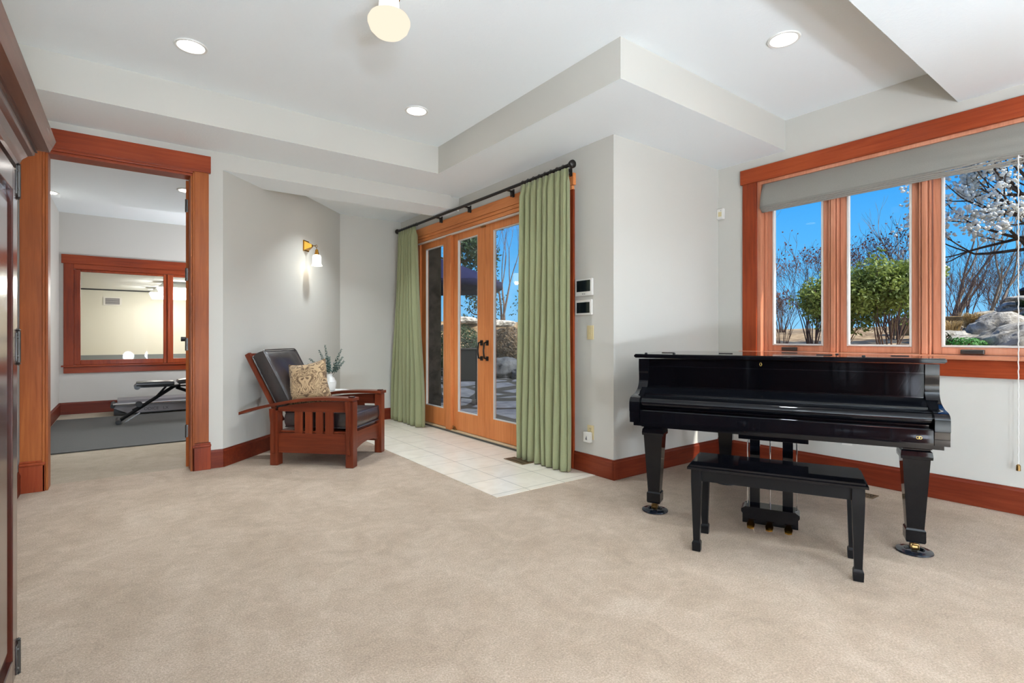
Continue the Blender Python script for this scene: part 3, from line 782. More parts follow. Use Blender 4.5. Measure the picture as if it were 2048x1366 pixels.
# ------------------------------------------------------------------ dark cabinet at the picture's edge
cb = thing('wood_cabinet', 'dark stained wood cabinet with moulded crown and iron hinges against the wall', 'cabinet', (XL+.002, .335, 0))
cx = -.295-(XL+.002)-.036; cy = 2.0; CH = 1.80
b = BM(); box(b, .0, cx-.022, -cy, cy-.002, .02, CH-.03, .003); box(b, 0, cx-.03, -cy+.02, cy-.03, .0005, .02); ob('cabinet_body', b, 'dark_z', cb)
b = BM(); box(b, cx-.022, cx, cy-.05, cy, .02, CH-.10, .003); box(b, cx-.022, cx, -cy, -cy+.05, .02, CH-.10, .003); box(b, cx-.022, cx, -.03, .03, .08, CH-.10, .002); box(b, cx-.022, cx, -cy+.05, cy-.05, .02, .08, .002)
box(b, cx-.022, cx, -cy, cy, CH-.10, CH-.03, .002); ob('face_frame', b, 'dark_z', cb)
b = BM()
# crown: slab over a cove and a bead, mitred round front and far end
def crown(pr):
    vs = []
    for a, z in pr:
        vs.append([(0, -cy-a, z), (cx+a, -cy-a, z), (cx+a, cy+a, z), (0, cy+a, z)])
    V = [p for r_ in vs for p in r_]; n = len(pr); F = []
    for i in range(n-1):
        for k in range(4): F.append((i*4+k, i*4+(k+1) % 4, (i+1)*4+(k+1) % 4, (i+1)*4+k))
    F.append((0, 1, 2, 3)); F.append(tuple((n-1)*4+k for k in range(4)))
    mk(b, V, F)
crown([(.004, CH-.085), (.014, CH-.082), (.016, CH-.068), (.022, CH-.050), (.034, CH-.034), (.046, CH-.026), (.050, CH-.022), (.050, CH-.014), (.056, CH-.012), (.056, CH+.002)])
ob('cove_moulding', b, 'dark_y', cb)
b = BM(); crown([(.058, CH+.002), (.0845, CH+.004), (.100, CH+.049), (.095, CH+.053)]); ob('crown_slab', b, 'darkgloss', cb)
cb.rotation_euler = (0, 0, R(-.5)); cb.location.x += .0185
for s, y0, y1 in ((1, 1.0, cy-.056), (0, .03, .98), (0, -.98, -.03), (0, -cy+.056, -1.0)):
    f = BM(); z0, z1 = .09, CH-.11; w = .075
    box(f, cx+.001, cx+.020, y0, y0+w, z0, z1, .003); box(f, cx+.001, cx+.020, y1-w, y1, z0, z1, .003)
    box(f, cx+.001, cx+.020, y0+w, y1-w, z0, z0+w, .003); box(f, cx+.001, cx+.020, y0+w, y1-w, z1-w, z1, .003)
    dr = ob('cabinet_door', f, 'dark_z', cb)
    p = BM(); mk(p, [(cx+.004, y0+w, z0+w), (cx+.004, y1-w, z0+w), (cx+.004, y1-w, z1-w), (cx+.004, y0+w, z1-w), (cx+.014, y0+w+.05, z0+w+.05), (cx+.014, y1-w-.05, z0+w+.05), (cx+.014, y1-w-.05, z1-w-.05), (cx+.014, y0+w+.05, z1-w-.05)], [(4, 5, 6, 7), (0, 1, 5, 4), (1, 2, 6, 5), (2, 3, 7, 6), (3, 0, 4, 7)])
    ob('door_panel', p, 'dark_z', dr)
    if s > 0:
        for z in (1.66, 1.13, .10+.04):
            h = BM(); tube(h, [(cx+.022, y1+.004, z-.05), (cx+.022, y1+.004, z+.05)], .006, 8)
            for zz in (z-.054, z+.054): lathe(h, [(0, -.006), (.007, 0), (0, .006)], (cx+.022, y1+.004, zz), 10)
            box(h, cx+.020, cx+.0225, y1-.028, y1, z-.045, z+.045, .001); box(h, cx+.0005, cx+.003, y1+.008, y1+.03, z-.045, z+.045, .001)
            for zz in (z-.03, z+.03): lathe(h, [(0, 0), (.004, 0), (.003, .003), (0, .004)], (cx+.0225, y1-.015, zz), 8, 'x')
            ob('hinge', h, 'pewter', dr, True, label='dark iron hinge')
        k = BM(); lathe(k, [(0, 0), (.008, 0), (.006, .015), (.014, .022), (.012, .03), (0, .033)], (cx+.020, y0+.03, .95), 16, 'x'); ob('knob', k, 'pewter', dr, True)

# ------------------------------------------------------------------ grand piano
pn = thing('grand_piano', 'glossy black baby grand piano with the lid and fallboard closed', 'piano', (3.134, 1.593, 0), math.atan2(-.909, .417))
# local frame: x along the keyboard (picture left to right), y toward the tail
HW = .828
arc = lambda cx_, cy_, r, a0, a1, n: [(cx_+r*math.cos(R(a0+(a1-a0)*i/n)), cy_+r*math.sin(R(a0+(a1-a0)*i/n))) for i in range(n+1)]
def bez(p0, p1, p2, p3, n=12):
    o_ = []
    for i in range(n+1):
        t = i/n; o_.append(tuple((1-t)**3*a+3*(1-t)**2*t*b_+3*(1-t)*t*t*c+t**3*d for a, b_, c, d in zip(p0, p1, p2, p3)))
    return o_
tail = [(HW, .13)]+[(HW, .45)]+bez((HW, .45), (HW, .80), (.42, .72), (.20, .98), 14)[1:]+bez((.20, .98), (.08, 1.12), (-.18, 1.15), (-.42, 1.14), 10)[1:]+bez((-.42, 1.14), (-.66, 1.12), (-HW, 1.02), (-HW, .84), 8)[1:]+[(-HW, .13)]
def grow(pts, d):
    c = Vector((0, .5)); out = []
    n = len(pts)
    for i, p in enumerate(pts):
        a = Vector(pts[i-1]) if i else Vector(p)+(Vector(p)-Vector(pts[1])); q = Vector(pts[i+1]) if i < n-1 else Vector(p)+(Vector(p)-Vector(pts[n-2]))
        t = (q-a).normalized(); nn = Vector((t.y, -t.x)); out.append(tuple(Vector(p)+nn*d))
    return out
b = BM(); plan(b, tail, .615, 1.012); ob('rim_case', b, 'black', pn, True, 30)
b = BM(); plan(b, grow(tail, .006)[:-1]+[grow(tail, .006)[-1]], .60, .63); ob('rim_moulding', b, 'black', pn, True, 30)
lid = grow(tail, .030); lid = [(HW+.030, .095)]+lid[1:-1]+[(-HW-.030, .095)]
b = BM(); plan(b, lid, 1.0185, 1.045)
bmesh.ops.bevel(b, geom=[e for e in b.edges if abs(e.verts[0].co.z-e.verts[1].co.z) < 1e-6], offset=.006, segments=3, affect='EDGES')
ld = ob('lid', b, 'black', pn, True, 40)
for x in (-.70, -.30, .30, .70):
    b = BM(); tube(b, [(x-.045, .455, 1.0452), (x+.045, .455, 1.0452)], .0045, 8)
    box(b, x-.045, x+.045, .435, .475, 1.0445, 1.0465)
    ob('lid_hinge', b, 'bronze', ld, label='dark lid hinge')
for x, y in ((-.80, .20), (-.62, .27), (.38, .62), (.50, .30)):
    b = BM(); lathe(b, [(.010, 1.0445), (.010, 1.049), (.006, 1.052), (0, 1.052)], (x, y, 0), 12)
    ob('lid_buffer', b, 'blackplastic', ld, True)
# cheeks / arms: S-curved profile extruded in x
ck = [(.30, .60), (.30, 1.012), (.115, 1.012)]+bez((.115, 1.012), (.108, .93), (.128, .90), (.118, .855), 8)[1:]+bez((.118, .855), (.10, .80), (.05, .79), (-.02, .775), 8)[1:]+bez((-.02, .775), (-.07, .772), (-.118, .768), (-.122, .73), 8)[1:]+[(-.122, .675), (-.116, .672), (-.116, .635), (-.112, .632), (-.112, .60)]
for s in (-1, 1):
    b = BM(); x0 = -HW-.002 if s < 0 else .766
    prism(b, [(x0, y, z) for y, z in ck], (.064, 0, 0)); ob('arm', b, 'black', pn, True, 25)
xs0, xs1 = -.763, .765
b = BM(); prism(b, [(xs0, y, z) for y, z in [(.16, .822), (.16, 1.012), (.130, 1.012), (.130, .964), (.134, .963), (.134, .960), (.130, .959), (.130, .828)]], (xs1-xs0, 0, 0)); ob('lid_front', b, 'black', pn, True, 25)
b = BM()
pr = [(.16, .60), (.16, .822), (.118, .822)]+bez((.118, .822), (.10, .823), (.07, .800), (.045, .785), 8)+[(.030, .781), (.028, .772), (.006, .771)]+bez((.006, .771), (-.045, .770), (-.082, .756), (-.086, .728), 8)+bez((-.086, .728), (-.086, .712), (-.076, .702), (-.06, .699), 5)[1:]+[(-.05, .699), (-.05, .60)]
prism(b, [(xs0, y, z) for y, z in pr], (xs1-xs0, 0, 0)); fb = ob('fallboard', b, 'black', pn, True, 25)
b = BM(); prism(b, [(xs0, y, z) for y, z in [(-.052, .60), (-.104, .60), (-.104, .672)]+bez((-.104, .672), (-.104, .684), (-.092, .688), (-.08, .686), 5)[1:]+[(-.052, .686)]], (xs1-xs0, 0, 0)); ks = ob('key_slip', b, 'black', pn, True, 25)
b = BM()
for q in (.699, .709): tube(b, [(q+.007*math.cos(a), -.105, .636+.007*math.sin(a)) for a in [i*math.pi/10 for i in range(21)]], .0011, 5, False)
ob('emblem', b, 'gold', ks, True, label='small gold emblem')
b = BM(); ring = [(-.058+.0055*math.cos(a), .1285, .990+.011*math.sin(a)) for a in [i*math.pi/10 for i in range(21)]]; tube(b, ring, .0018, 6, False); ob('keyhole', b, 'gold', pn, label='brass keyhole plate')
b = BM(); box(b, -HW+.035, HW-.02, -.095, 1.0, .572, .601, .003); box(b, -HW+.10, HW-.06, -.06, .9, .562, .573); 
for v_ in list(b.verts):
    pass
# key bed trimmed to the case outline toward the tail
b.free(); b = BM(); tl = grow(tail, -.03); tl = [(HW-.02, -.098)]+tl+[(-HW+.02, -.098)]; plan(b, tl, .578, .602); tl2 = grow(tail, -.08); tl2 = [(HW-.06, -.05)]+tl2+[(-HW+.06, -.05)]; plan(b, tl2, .566, .579); ob('key_bed', b, 'black', pn, True, 30)
b = BM(); box(b, -.175, .203, -.02, .20, .535, .568, .003); ob('lyre_block', b, 'black', pn)
def pleg(x, y, lab=None):
    b = BM()
    def sq(w, d, z): return [(x-w, y-d, z), (x+w, y-d, z), (x+w, y+d, z), (x-w, y+d, z)]
    rings = [sq(.060, .060, .568), sq(.060, .060, .562), sq(.067, .067, .555), sq(.070, .070, .53), sq(.069, .069, .515), sq(.060, .060, .512), sq(.038, .038, .142), sq(.038, .038, .137), sq(.044, .044, .128), sq(.044, .044, .072), sq(.040, .040, .062)]
    V = [p for r_ in rings for p in r_]; F = [(3, 2, 1, 0), tuple(len(V)-4+k for k in range(4))]
    for i in range(len(rings)-1):
        for k in range(4): F.append((i*4+k, i*4+(k+1) % 4, i*4+4+(k+1) % 4, i*4+4+k))
    mk(b, V, F); lg = ob('leg', b, 'black', pn)
    c = BM(); lathe(c, [(.022, .062), (.022, .054), (.012, .052), (.012, .045)], (x, y, 0), 20); box(c, x-.020, x-.014, y-.022, y+.022, .018, .05, .004); box(c, x+.014, x+.020, y-.022, y+.022, .018, .05, .004); box(c, x-.02, x+.02, y-.02, y+.02, .043, .05, .003)
    lathe(c, [(0, -.012), (.0195, -.012), (.0195, .012), (0, .012)], (x, y, .0285), 24, 'x'); ob('caster', c, 'oldbrass', lg, True, label='brass caster')
for x, y in ((-.69, 0), (.70, 0), (-.353, .95)): pleg(x, y)
# pedal lyre
for x in (-.085, .095): ob('lyre_post', bx(x-.028, x+.028, .02, .06, .09, .536, bev=.002), 'black', pn)
b = BM(); prism(b, [(x, -.035, z) for x, z in [(-.150, .03), (.150, .03), (.150, .085), (.158, .095), (.158, .112), (.135, .128), (-.135, .128), (-.158, .112), (-.158, .095), (-.150, .085)]], (0, .12, 0)); ob('lyre_base', b, 'black', pn)
for x in (-.10, 0, .10):
    b = BM(); pts = [(x, .0, .048), (x, -.05, .046), (x, -.09, .036), (x, -.11, .030)]
    prism(b, [(x-.013, 0, .045), (x+.013, 0, .045), (x+.013, -.05, .043), (x+.022, -.085, .034), (x+.018, -.115, .024), (x, -.122, .022), (x-.018, -.115, .024), (x-.022, -.085, .034), (x-.013, -.05, .043)], (0, 0, .007)); ob('pedal', b, 'brass', pn, label='brass pedal')
for x in (-.125, .0, .125+.018):
    b = BM(); tube(b, [(x, .03, .12), (x, .03, .54)], .004, 8); ob('pedal_rod', b, 'chrome', pn, True, label='thin metal pedal rod')

def pw(x, y):
    W_, D_ = (.417, -.909), (.909, .417); return (3.134+W_[0]*x+D_[0]*y, 1.593+W_[1]*x+D_[1]*y)
for (x, y), lab in (((-.69, 0), 'dark caster cup under the piano front leg closest to the green curtain'), ((.70, 0), 'dark caster cup under the piano front leg farther from the green curtain'), ((-.353, .95), 'dark caster cup under the rear leg at the tail of the piano')):
    X, Y = pw(x, y)
    b = BM(); lathe(b, [(0, .0), (.080, 0), (.085, .004), (.083, .010), (.060, .013), (.052, .016), (.046, .015), (.040, .006), (0, .0055)], seg=40)
    tag(ob('caster_cup', b, 'cupblue', None, True, loc=(X, Y, .0015)), lab, 'caster cup', 'caster cups under the piano')

# bench
X, Y = pw(.029, -.395)
bn = thing('piano_bench', 'black wooden piano bench with a glossy flat top in front of the piano', 'bench', (X, Y, 0), math.atan2(-.909, .417))
b = BM(); box(b, -.41, .41, -.185, .185, .446, .470); bmesh.ops.bevel(b, geom=[e for e in b.edges if all(v.co.z > .46 for v in e.verts)], offset=.012, segments=4, affect='EDGES'); ob('bench_top', b, 'black', bn, True, 50)
b = BM()
for y in (-.155, .14): box(b, -.35, .35, y, y+.016, .382, .446, .001)
for x in (-.382, .366): box(b, x, x+.016, -.14, .14, .382, .446, .001)
ob('apron', b, 'blacksatin', bn)
for x in (-.365, .370):
    for y in (-.145, .145):
        b = BM()
        def sq(w, z): return [(x-w, y-w, z), (x+w, y-w, z), (x+w, y+w, z), (x-w, y+w, z)]
        rings = [sq(.026, .4455), sq(.026, .37), sq(.0165, .062), sq(.0165, .058), sq(.0205, .050), sq(.0225, .044), sq(.021, .002)]
        V = [p for r_ in rings for p in r_]; F = [(3, 2, 1, 0), tuple(len(V)-4+k for k in range(4))]
        for i in range(len(rings)-1):
            for k in range(4): F.append((i*4+k, i*4+(k+1) % 4, i*4+4+(k+1) % 4, i*4+4+k))
        mk(b, V, F); ob('leg', b, 'blacksatin', bn)

# ------------------------------------------------------------------ morris chair; local x = near side to far side, -y = front
ch = thing('armchair', 'cherry wood recliner armchair with slatted sides and dark leather cushions', 'armchair', (1.606, 4.545, 0), R(45))
# local: x -> world (.707,.707) ; y -> world (-.707,.707) = backward
WD = .72
def pbox(name, x0, x1, y0, y1, z0, z1, ax='z', bev=.004):
    return ob(name, bx(x0, x1, y0, y1, z0, z1, bev=bev), 'chair_'+ax, ch)
for x0 in (0.0, WD-.085):
    pbox('leg', x0, x0+.085, -.02, .052, .002, .592); pbox('leg', x0, x0+.085, .705, .778, .002, .50)
for x0, sx in ((.02, 0), (WD-.045, 1)):
    pbox('side_rail', x0, x0+.025, .05, .71, .115, .295, 'y', .002)
    b = BM(); prism(b, [(x0, y, z) for y, z in [(.05, .49), (.71, .49), (.71, .525), (.55, .555), (.35, .578), (.2, .588), (.05, .590)]], (.025, 0, 0)); ob('side_rail', b, 'chair_y', ch)
    for y0, y1 in ((.478, .553), (.383, .45), (.281, .348), (.181, .257)):
        pbox('slat', x0+.004, x0+.021, y0, y1, .293, .492, 'z', .001)
for xo in (0, 1):
    # bowed arm
    x0 = -.028 if not xo else WD-.085-.02
    top = bez((-.026, .622), (.15, .628), (.35, .632), (.55, .60), 12)+bez((.55, .60), (.75, .565), (.95, .525), (1.07, .480), 12)[1:]
    pts = top+[(y, z-.026) for y, z in top[::-1]]
    b = BM(); prism(b, [(x0, y, z) for y, z in pts], (.133, 0, 0)); ob('armrest', b, 'chair_y', ch, True, 40)
    b = BM(); xm = x0+.066; box(b, xm-.022, xm+.022, -.012, .034, .618, .634, .003); ob('tenon_peg', b, 'dark_z', ch)
    # corbels on the outside of the posts
    xc = -.02 if not xo else WD-.001
    for y0, zt in ((.004, .596), (.724, .52)):
        b = BM(); prism(b, [(xc if not xo else xc+.001, y0, z) for z in (zt,)]+[], (0, 0, 0)) if False else None
        b = BM()
        sgn = -1 if not xo else 1
        xb = 0 if not xo else WD
        prof = [(0, zt), (.055, zt), (.05, zt-.06), (.034, zt-.14), (.022, zt-.26), (.018, .12), (0, .11)]
        prism(b, [(xb+sgn*a, y0, z) for a, z in prof], (0, .028, 0)); ob('corbel', b, 'chair_z', ch)
# front and back aprons
b = BM(); bot = [(.085+(WD-.17)*i/16, .135+.045*(1-((i-8)/8)**2)) for i in range(17)]
prism(b, [(x, .006, z) for x, z in [(.085, .306), (WD-.085, .306)]+bot[::-1]], (0, .024, 0)); ob('front_apron', b, 'chair_x', ch)
pbox('back_apron', .085, WD-.085, .725, .75, .14, .30, 'x', .002)
pbox('seat_deck', .05, WD-.05, .03, .72, .296, .312, 'x', .002)
# reclined back frame
bk = sroot_ = None
ang = math.atan2(.255, .46)
back0 = Vector((0, .70, .33))
def bpt(x, s, t):   # s up along the back, t forward of it
    return Vector((x, 0.765+s*math.sin(ang)-t*math.cos(ang), .37+s*math.cos(ang)+t*math.sin(ang)))
def bbox(name, x0, x1, s0, s1, t0, t1, ax):
    b = BM(); V = [bpt(x, s, t) for x in (x0, x1) for s in (s0, s1) for t in (t0, t1)]
    mk(b, V, [(0, 1, 3, 2), (4, 6, 7, 5), (0, 4, 5, 1), (2, 3, 7, 6), (0, 2, 6, 4), (1, 5, 7, 3)])
    bmesh.ops.bevel(b, geom=b.edges[:], offset=.004, segments=2, affect='EDGES'); return ob(name, b, 'chair_'+ax, ch)
bbox('back_post', .115, .155, 0, .715, -.002, .048, 'z'); bbox('back_post', WD-.155, WD-.115, 0, .715, -.002, .048, 'z')
for s in (.10, .25, .40, .55, .66): bbox('back_slat', .155, WD-.155, s, s+.055, .012, .03, 'x')
def along(b, s0, t0):
    m = Matrix((( 1, 0, 0, 0), (0, math.sin(ang), -math.cos(ang), 0.765), (0, math.cos(ang), math.sin(ang), .37), (0, 0, 0, 1)))
    return m
b = BM(); cushion(b, .55, .56, .175, .28, 12, .3, .012, 3)
# cushion frame: x width, y up the back, z thickness
m = along(None, 0, 0) @ Matrix.Translation((WD/2, .385, .138)); xf(b, m)
bc = ob('back_cushion', b, 'leather', ch, True, 80)
def piping(lx, ly, z, mm, par, name='piping', r=.006, k=.985):
    b = BM(); pts = []
    cr = .03
    for cx_, cy_, a0 in ((lx/2-cr, ly/2-cr, 0), (-lx/2+cr, ly/2-cr, 90), (-lx/2+cr, -ly/2+cr, 180), (lx/2-cr, -ly/2+cr, 270)):
        for i in range(5):
            a = R(a0+i*22.5); pts.append(mm @ Vector(((cx_+cr*math.cos(a))*k, (cy_+cr*math.sin(a))*k, z)))
    pts.append(pts[0]); tube(b, pts, r, 6, False); ob(name, b, 'leather', par, True)
piping(.55, .56, .062, m, bc); piping(.55, .56, -.062, m, bc)
b = BM(); cushion(b, .56, .70, .17, .22, 12, .3, .008, 9); m2 = Matrix.Translation((WD/2, .345, .405)); xf(b, m2)
sc_ = ob('seat_cushion', b, 'leather', ch, True, 80)
piping(.56, .70, .066, m2, sc_); piping(.56, .70, -.066, m2, sc_)

# throw pillow
pl = BM()
n = 20
def pf(sgn):
    def f(u, v):
        x = (u-.5)*2; z = (v-.5)*2
        e = (1-abs(x)**2.6)*(1-abs(z)**2.6)
        pin = 1-.10*(1-abs(x)**1.2)*abs(z)**3-.0
        pin2 = 1-.10*(1-abs(z)**1.2)*abs(x)**3
        return Vector((x*.192*pin2*(1-.10*z), sgn*(.075*max(e, 0)**.55+.004), z*.20*pin+.012*abs(x)**4*(z > 0)*z))
    return f
sheet(pl, n, n, pf(-1)); sheet(pl, n, n, pf(1)); bmesh.ops.remove_doubles(pl, verts=pl.verts[:], dist=.009)
pil = thing('throw_pillow', 'tan and brown damask throw pillow leaning in the leather armchair', 'pillow')
po = ob('pillow_cover', pl, 'damask', pil, True, 80)
b = BM()
pts = [pf(1)(u, v)*1.0 for u, v in [(i/24, 0) for i in range(24)]+[(1, i/24) for i in range(24)]+[(1-i/24, 1) for i in range(24)]+[(0, 1-i/24) for i in range(25)]]
pts = [Vector((p.x, 0, p.z)) for p in pts]; tube(b, pts, .0065, 6, False); ob('piping', b, 'damask', pil, True)
PILLOW = pil

# ------------------------------------------------------------------ side table, vase, eucalyptus
tx, ty = 1.814, 5.80
st = thing('side_table', 'small round white topped side table behind the armchair', 'table', (tx, ty, 0))
b = BM(); lathe(b, [(0, .552), (.215, .552), (.232, .556), (.235, .564), (.230, .571), (0, .572)], seg=48); ob('table_top', b, 'tabletop', st, True)
b = BM(); lathe(b, [(.03, .552), (.02, .52), (.018, .10), (.03, .05), (.045, .04)], seg=24); ob('table_stem', b, 'chair_z', st, True)
b = BM(); lathe(b, [(0, .006), (.16, .006), (.16, .02), (.05, .045), (0, .045)], seg=36); ob('table_foot', b, 'chair_z', st, True)
vx, vy = tx, ty+.013
vs = thing('vase', 'white ribbed ceramic vase on the round side table', 'vase', (vx, vy, .573))
pr = [(0, .0), (.046, 0), (.052, .006)]
for i in range(30):
    t = i/29; z = .01+.125*t; r_ = .052+.020*math.sin(t*math.pi*.62+.35)-.014*max(0, t-.72)/.28
    pr.append((r_+(.0012 if i % 2 else -.0006), z))
pr += [(.052, .142), (.036, .152), (.030, .160), (.029, .172), (.033, .182), (.034, .186), (.030, .187), (.026, .176), (.025, .16), (.04, .14), (.045, .05), (0, .02)]
b = BM(); lathe(b, pr, seg=40); ob('vase_body', b, 'porcelain', vs, True, 50)
rnd = random.Random(5)
rtv = Vector((.802, -.597, 0)); fwv = Vector((.597, .802, 0))
SPR = [(-0.235, 0.03, 0.21, 'eucalyptus sprig in the white vase, long one leaning furthest over the armchair'), (-0.225, -0.04, 0.15, 'eucalyptus sprig in the white vase, drooping lowest toward the armchair cushion'), (-0.13, 0.04, 0.285, 'eucalyptus sprig in the white vase, leaning a little toward the armchair'), (-0.05, 0, 0.325, 'tallest upright eucalyptus sprig in the middle of the white vase'), (0.125, 0.03, 0.295, 'eucalyptus sprig in the white vase, tall one leaning toward the green curtains'), (0.155, -0.03, 0.215, 'eucalyptus sprig in the white vase, middle one of those leaning toward the curtains'), (0.15, 0.04, 0.165, 'eucalyptus sprig in the white vase, lowest one leaning toward the curtains'), (0.02, -0.06, 0.19, 'short leafy eucalyptus sprig at the front of the white vase'), (-0.045, 0.06, 0.2, 'short leafy eucalyptus sprig at the back of the white vase')]
for k, (sx_, sf, hz, lab) in enumerate(SPR):
    t = thing('eucalyptus_sprig', lab, 'plant sprig', (vx, vy, .573), group='eucalyptus sprigs in the white vase')
    lean = rtv*sx_+fwv*sf
    s0 = rtv*(sx_*.10)+fwv*(sf*.10)
    pts = []
    for i in range(9):
        q = i/8; pts.append(s0*(1-q)*1.0+Vector((0, 0, .10+.02*k*.0))+(lean*1.0)*(q**1.35)+Vector((0, 0, (hz+.09)*q-.03*q*q*abs(sx_)/.15)))
    pts = [Vector((p.x*1.0, p.y*1.0, p.z)) for p in pts]
    # keep inside the neck
    for i, p in enumerate(pts):
        if p.z < .19:
            h = Vector((p.x, p.y)); 
            if h.length > .018: h *= .018/h.length; p.x, p.y = h.x, h.y
    b = BM(); tube(b, pts, [.0022]*5+[.0016]*4, 6); ob('stem', b, 'stemgreen', t, True)
    b = BM()
    for i in range(13, 62):
        q = i/61*8; j = min(int(q), 7); p = pts[j].lerp(pts[j+1], q-j)
        if p.z < .205: continue
        d = (pts[j+1]-pts[j]).normalized(); a = i*2.4
        u = d.orthogonal().normalized(); w = d.cross(u); nrm = u*math.cos(a)+w*math.sin(a)
        sz = (.0125 if i < 42 else .0105-.0002*(i-42))*rnd.uniform(.8, 1.15)
        side = d.cross(nrm); c = p+nrm*sz*.9
        ax1 = (nrm+d*.5).normalized()
        vv = [c+ax1*sz*math.cos(g)+side*sz*.85*math.sin(g)+d*(.003*math.cos(2*g)) for g in [m_*math.pi/4 for m_ in range(8)]]
        f = [b.verts.new(x) for x in vv]; b.faces.new(f)
    ob('leaves', b, 'euc', t, False, solid=.0008)

# ------------------------------------------------------------------ curtains and rod
rx, rz_ = XB-.135, 2.637
rd = thing('curtain_rod', 'dark bronze curtain rod with round finials above the french doors', 'curtain rod', (rx, 5.0, rz_))
b = BM(); tube(b, [(0, -1.715, 0), (0, 1.735, 0)], .016, 14); ob('rod', b, 'bronze', rd, True)
for s, y in ((-1, -1.715), (1, 1.735)):
    b = BM(); lathe(b, [(.016, 0), (.022, s*.006), (.018, s*.012), (.030, s*.022), (.036, s*.040), (.034, s*.054), (.022, s*.066), (0, s*.070)], (0, y, 0), 20, 'y'); ob('finial', b, 'bronze', rd, True)
for y in (5.683-5, 5.021-5, 4.206-5, 3.36-5, 6.68-5):
    b = BM(); box(b, .010, .1345-.036, y-.006, y+.006, -.012, .004, .003); box(b, .090, .1345-.0355, y-.014, y+.014, -.06, .02, .003); tube(b, [(.072, y-.011, -.058), (.072, y-.011, -.014)], .006, 8); tube(b, [(.072, y+.011, -.058), (.072, y+.011, -.014)], .006, 8); box(b, .06, .09, y-.014, y+.014, -.018, -.010, .002)
    ob('rod_bracket', b, 'bronze', rd)
def curtain(name, label, yt0, yt1, yb0, yb1, folds, seed, flare=0.0):
    t = thing(name, label, 'curtain', (rx, (yt0+yt1)/2, .012))
    rn = random.Random(seed); ph = [rn.uniform(-.5, .5) for _ in range(folds*2+3)]; am = [rn.uniform(.75, 1.2) for _ in range(folds*2+3)]
    ztop = 2.612-.012
    nu = folds*18
    def f(u, v):
        # v 0 top -> 1 bottom
        s = v*v*(3-2*v)
        y0 = yt0+(yb0-yt0)*s; y1 = yt1+(yb1-yt1)*s
        k = u*folds; i = int(min(k, folds-1)); a_ = am[i]*(1-(k-i))+am[i+1]*(k-i)
        base_ = .030+.012*s
        pin = min(1, v/.045)
        amp = base_*a_*(.55+.45*pin)
        th = 2*math.pi*k+ph[i]*s*.8
        x = amp*math.sin(th)+.010*math.sin(th*2+ph[i]*6)*pin*(1-s*.4)
        if v < .045: x = amp*math.sin(th)*(.55+.45*pin)+.006*math.sin(3*th)*(1-pin)
        wave = .012*math.sin(v*5+i*1.7)*s
        y = y0+(y1-y0)*u+wave*(u*(1-u)*4)+.006*math.cos(th)
        x += -.012+.006*math.sin(v*9+u*11)*s
        return Vector((x-.008, y-(yt0+yt1)/2, ztop*(1-v)))
    b = BM(); sheet(b, nu, 44, f); ob('curtain_panel', b, 'curtain', t, True, 180, solid=.0025)
    for k in range(folds+1):
        b = BM(); y = yt0+(yt1-yt0)*min(1, (k+.02)/folds)-(yt0+yt1)/2
        tube(b, [(0+.020*math.cos(a), y, 2.625+.020*math.sin(a)) for a in [q*math.pi/8 for q in range(17)]], .0025, 6, False)
        ob('curtain_ring', b, 'bronze', t, True)
    return t
curtain('curtain', 'sage green pleated curtain beside the wall panels, the wider one', 3.27, 3.925, 3.262, 3.965, 8, 4)
curtain('curtain', 'sage green pleated curtain in the niche corner behind the armchair', 6.185, 6.69, 5.985, 6.93, 7, 11)

# ------------------------------------------------------------------ wall devices
def panel(y, z, w, h, label, lower=False):
    t = thing('mounted_control_panel', label, 'wall panel', (XB, y, z))
    b = BM(); box(b, -.022, -.0005, -w/2, w/2, -h/2, h/2, .006); ob('panel_housing', b, 'whiteplastic', t)
    zo = -.004 if lower else .014
    b = BM(); box(b, -.0235, -.0222, -w/2*.80, w/2*.80, -h/2*.70+zo, h/2*.70+zo*.6, .001); ob('screen', b, 'screen', t, label='dark glossy screen')
    if not lower:
        b = BM(); box(b, -.0228, -.0222, -.022, -.006, -h/2+.012, -h/2+.018); box(b, -.0228, -.0222, .002, .014, -h/2+.012, -h/2+.020); ob('button', b, 'greyplastic', t)
panel(3.226, 1.592, .205, .146, 'white wall touch panel with dark screen, upper of the pair by the curtain')
panel(3.229, 1.42, .196, .130, 'white wall touch panel with dark screen, lower of the pair by the curtain', True)
t = thing('light_switch', 'ivory wall plate with small keypad below the touch panels', 'switch', (XB, 3.159, 1.203))
b = BM(); box(b, -.007, -.0005, -.038, .038, -.060, .060, .003); ob('switch_plate', b, 'ivory', t)
b = BM()
for i in range(2):
    for j in range(4): box(b, -.010, -.0072, -.018+i*.021, -.002+i*.021, -.034+j*.018, -.021+j*.018, .002)
ob('switch_button', b, 'ivory', t)
t = thing('power_outlet', 'ivory power outlet low on the wall beside the curtain', 'outlet', (XB, 3.157, .352))
b = BM(); box(b, -.006, -.0005, -.037, .037, -.06, .06, .002); ob('outlet_plate', b, 'ivory', t)
b = BM(); box(b, -.0075, -.0062, -.017, .017, .010, .044, .004); ob('outlet_face', b, 'ivory', t)
b = BM(); box(b, -.0082, -.0075, -.009, -.006, .024, .036); box(b, -.0082, -.0075, .006, .009, .024, .036); lathe(b, [(0, -.0082), (.003, -.0082), (.003, -.0075), (0, -.0075)], (0, 0, .016), 10, 'x'); ob('socket_slot', b, 'blackplastic', t)
t = thing('outlet_plug_sensor', 'white plug-in device in the lower socket of the ivory outlet', 'plug-in device', (XB-.0065, 3.175, .315))
b = BM(); box(b, -.034, -.001, -.042, .036, -.048, .040, .006); ob('device_body', b, 'whiteplastic', t)
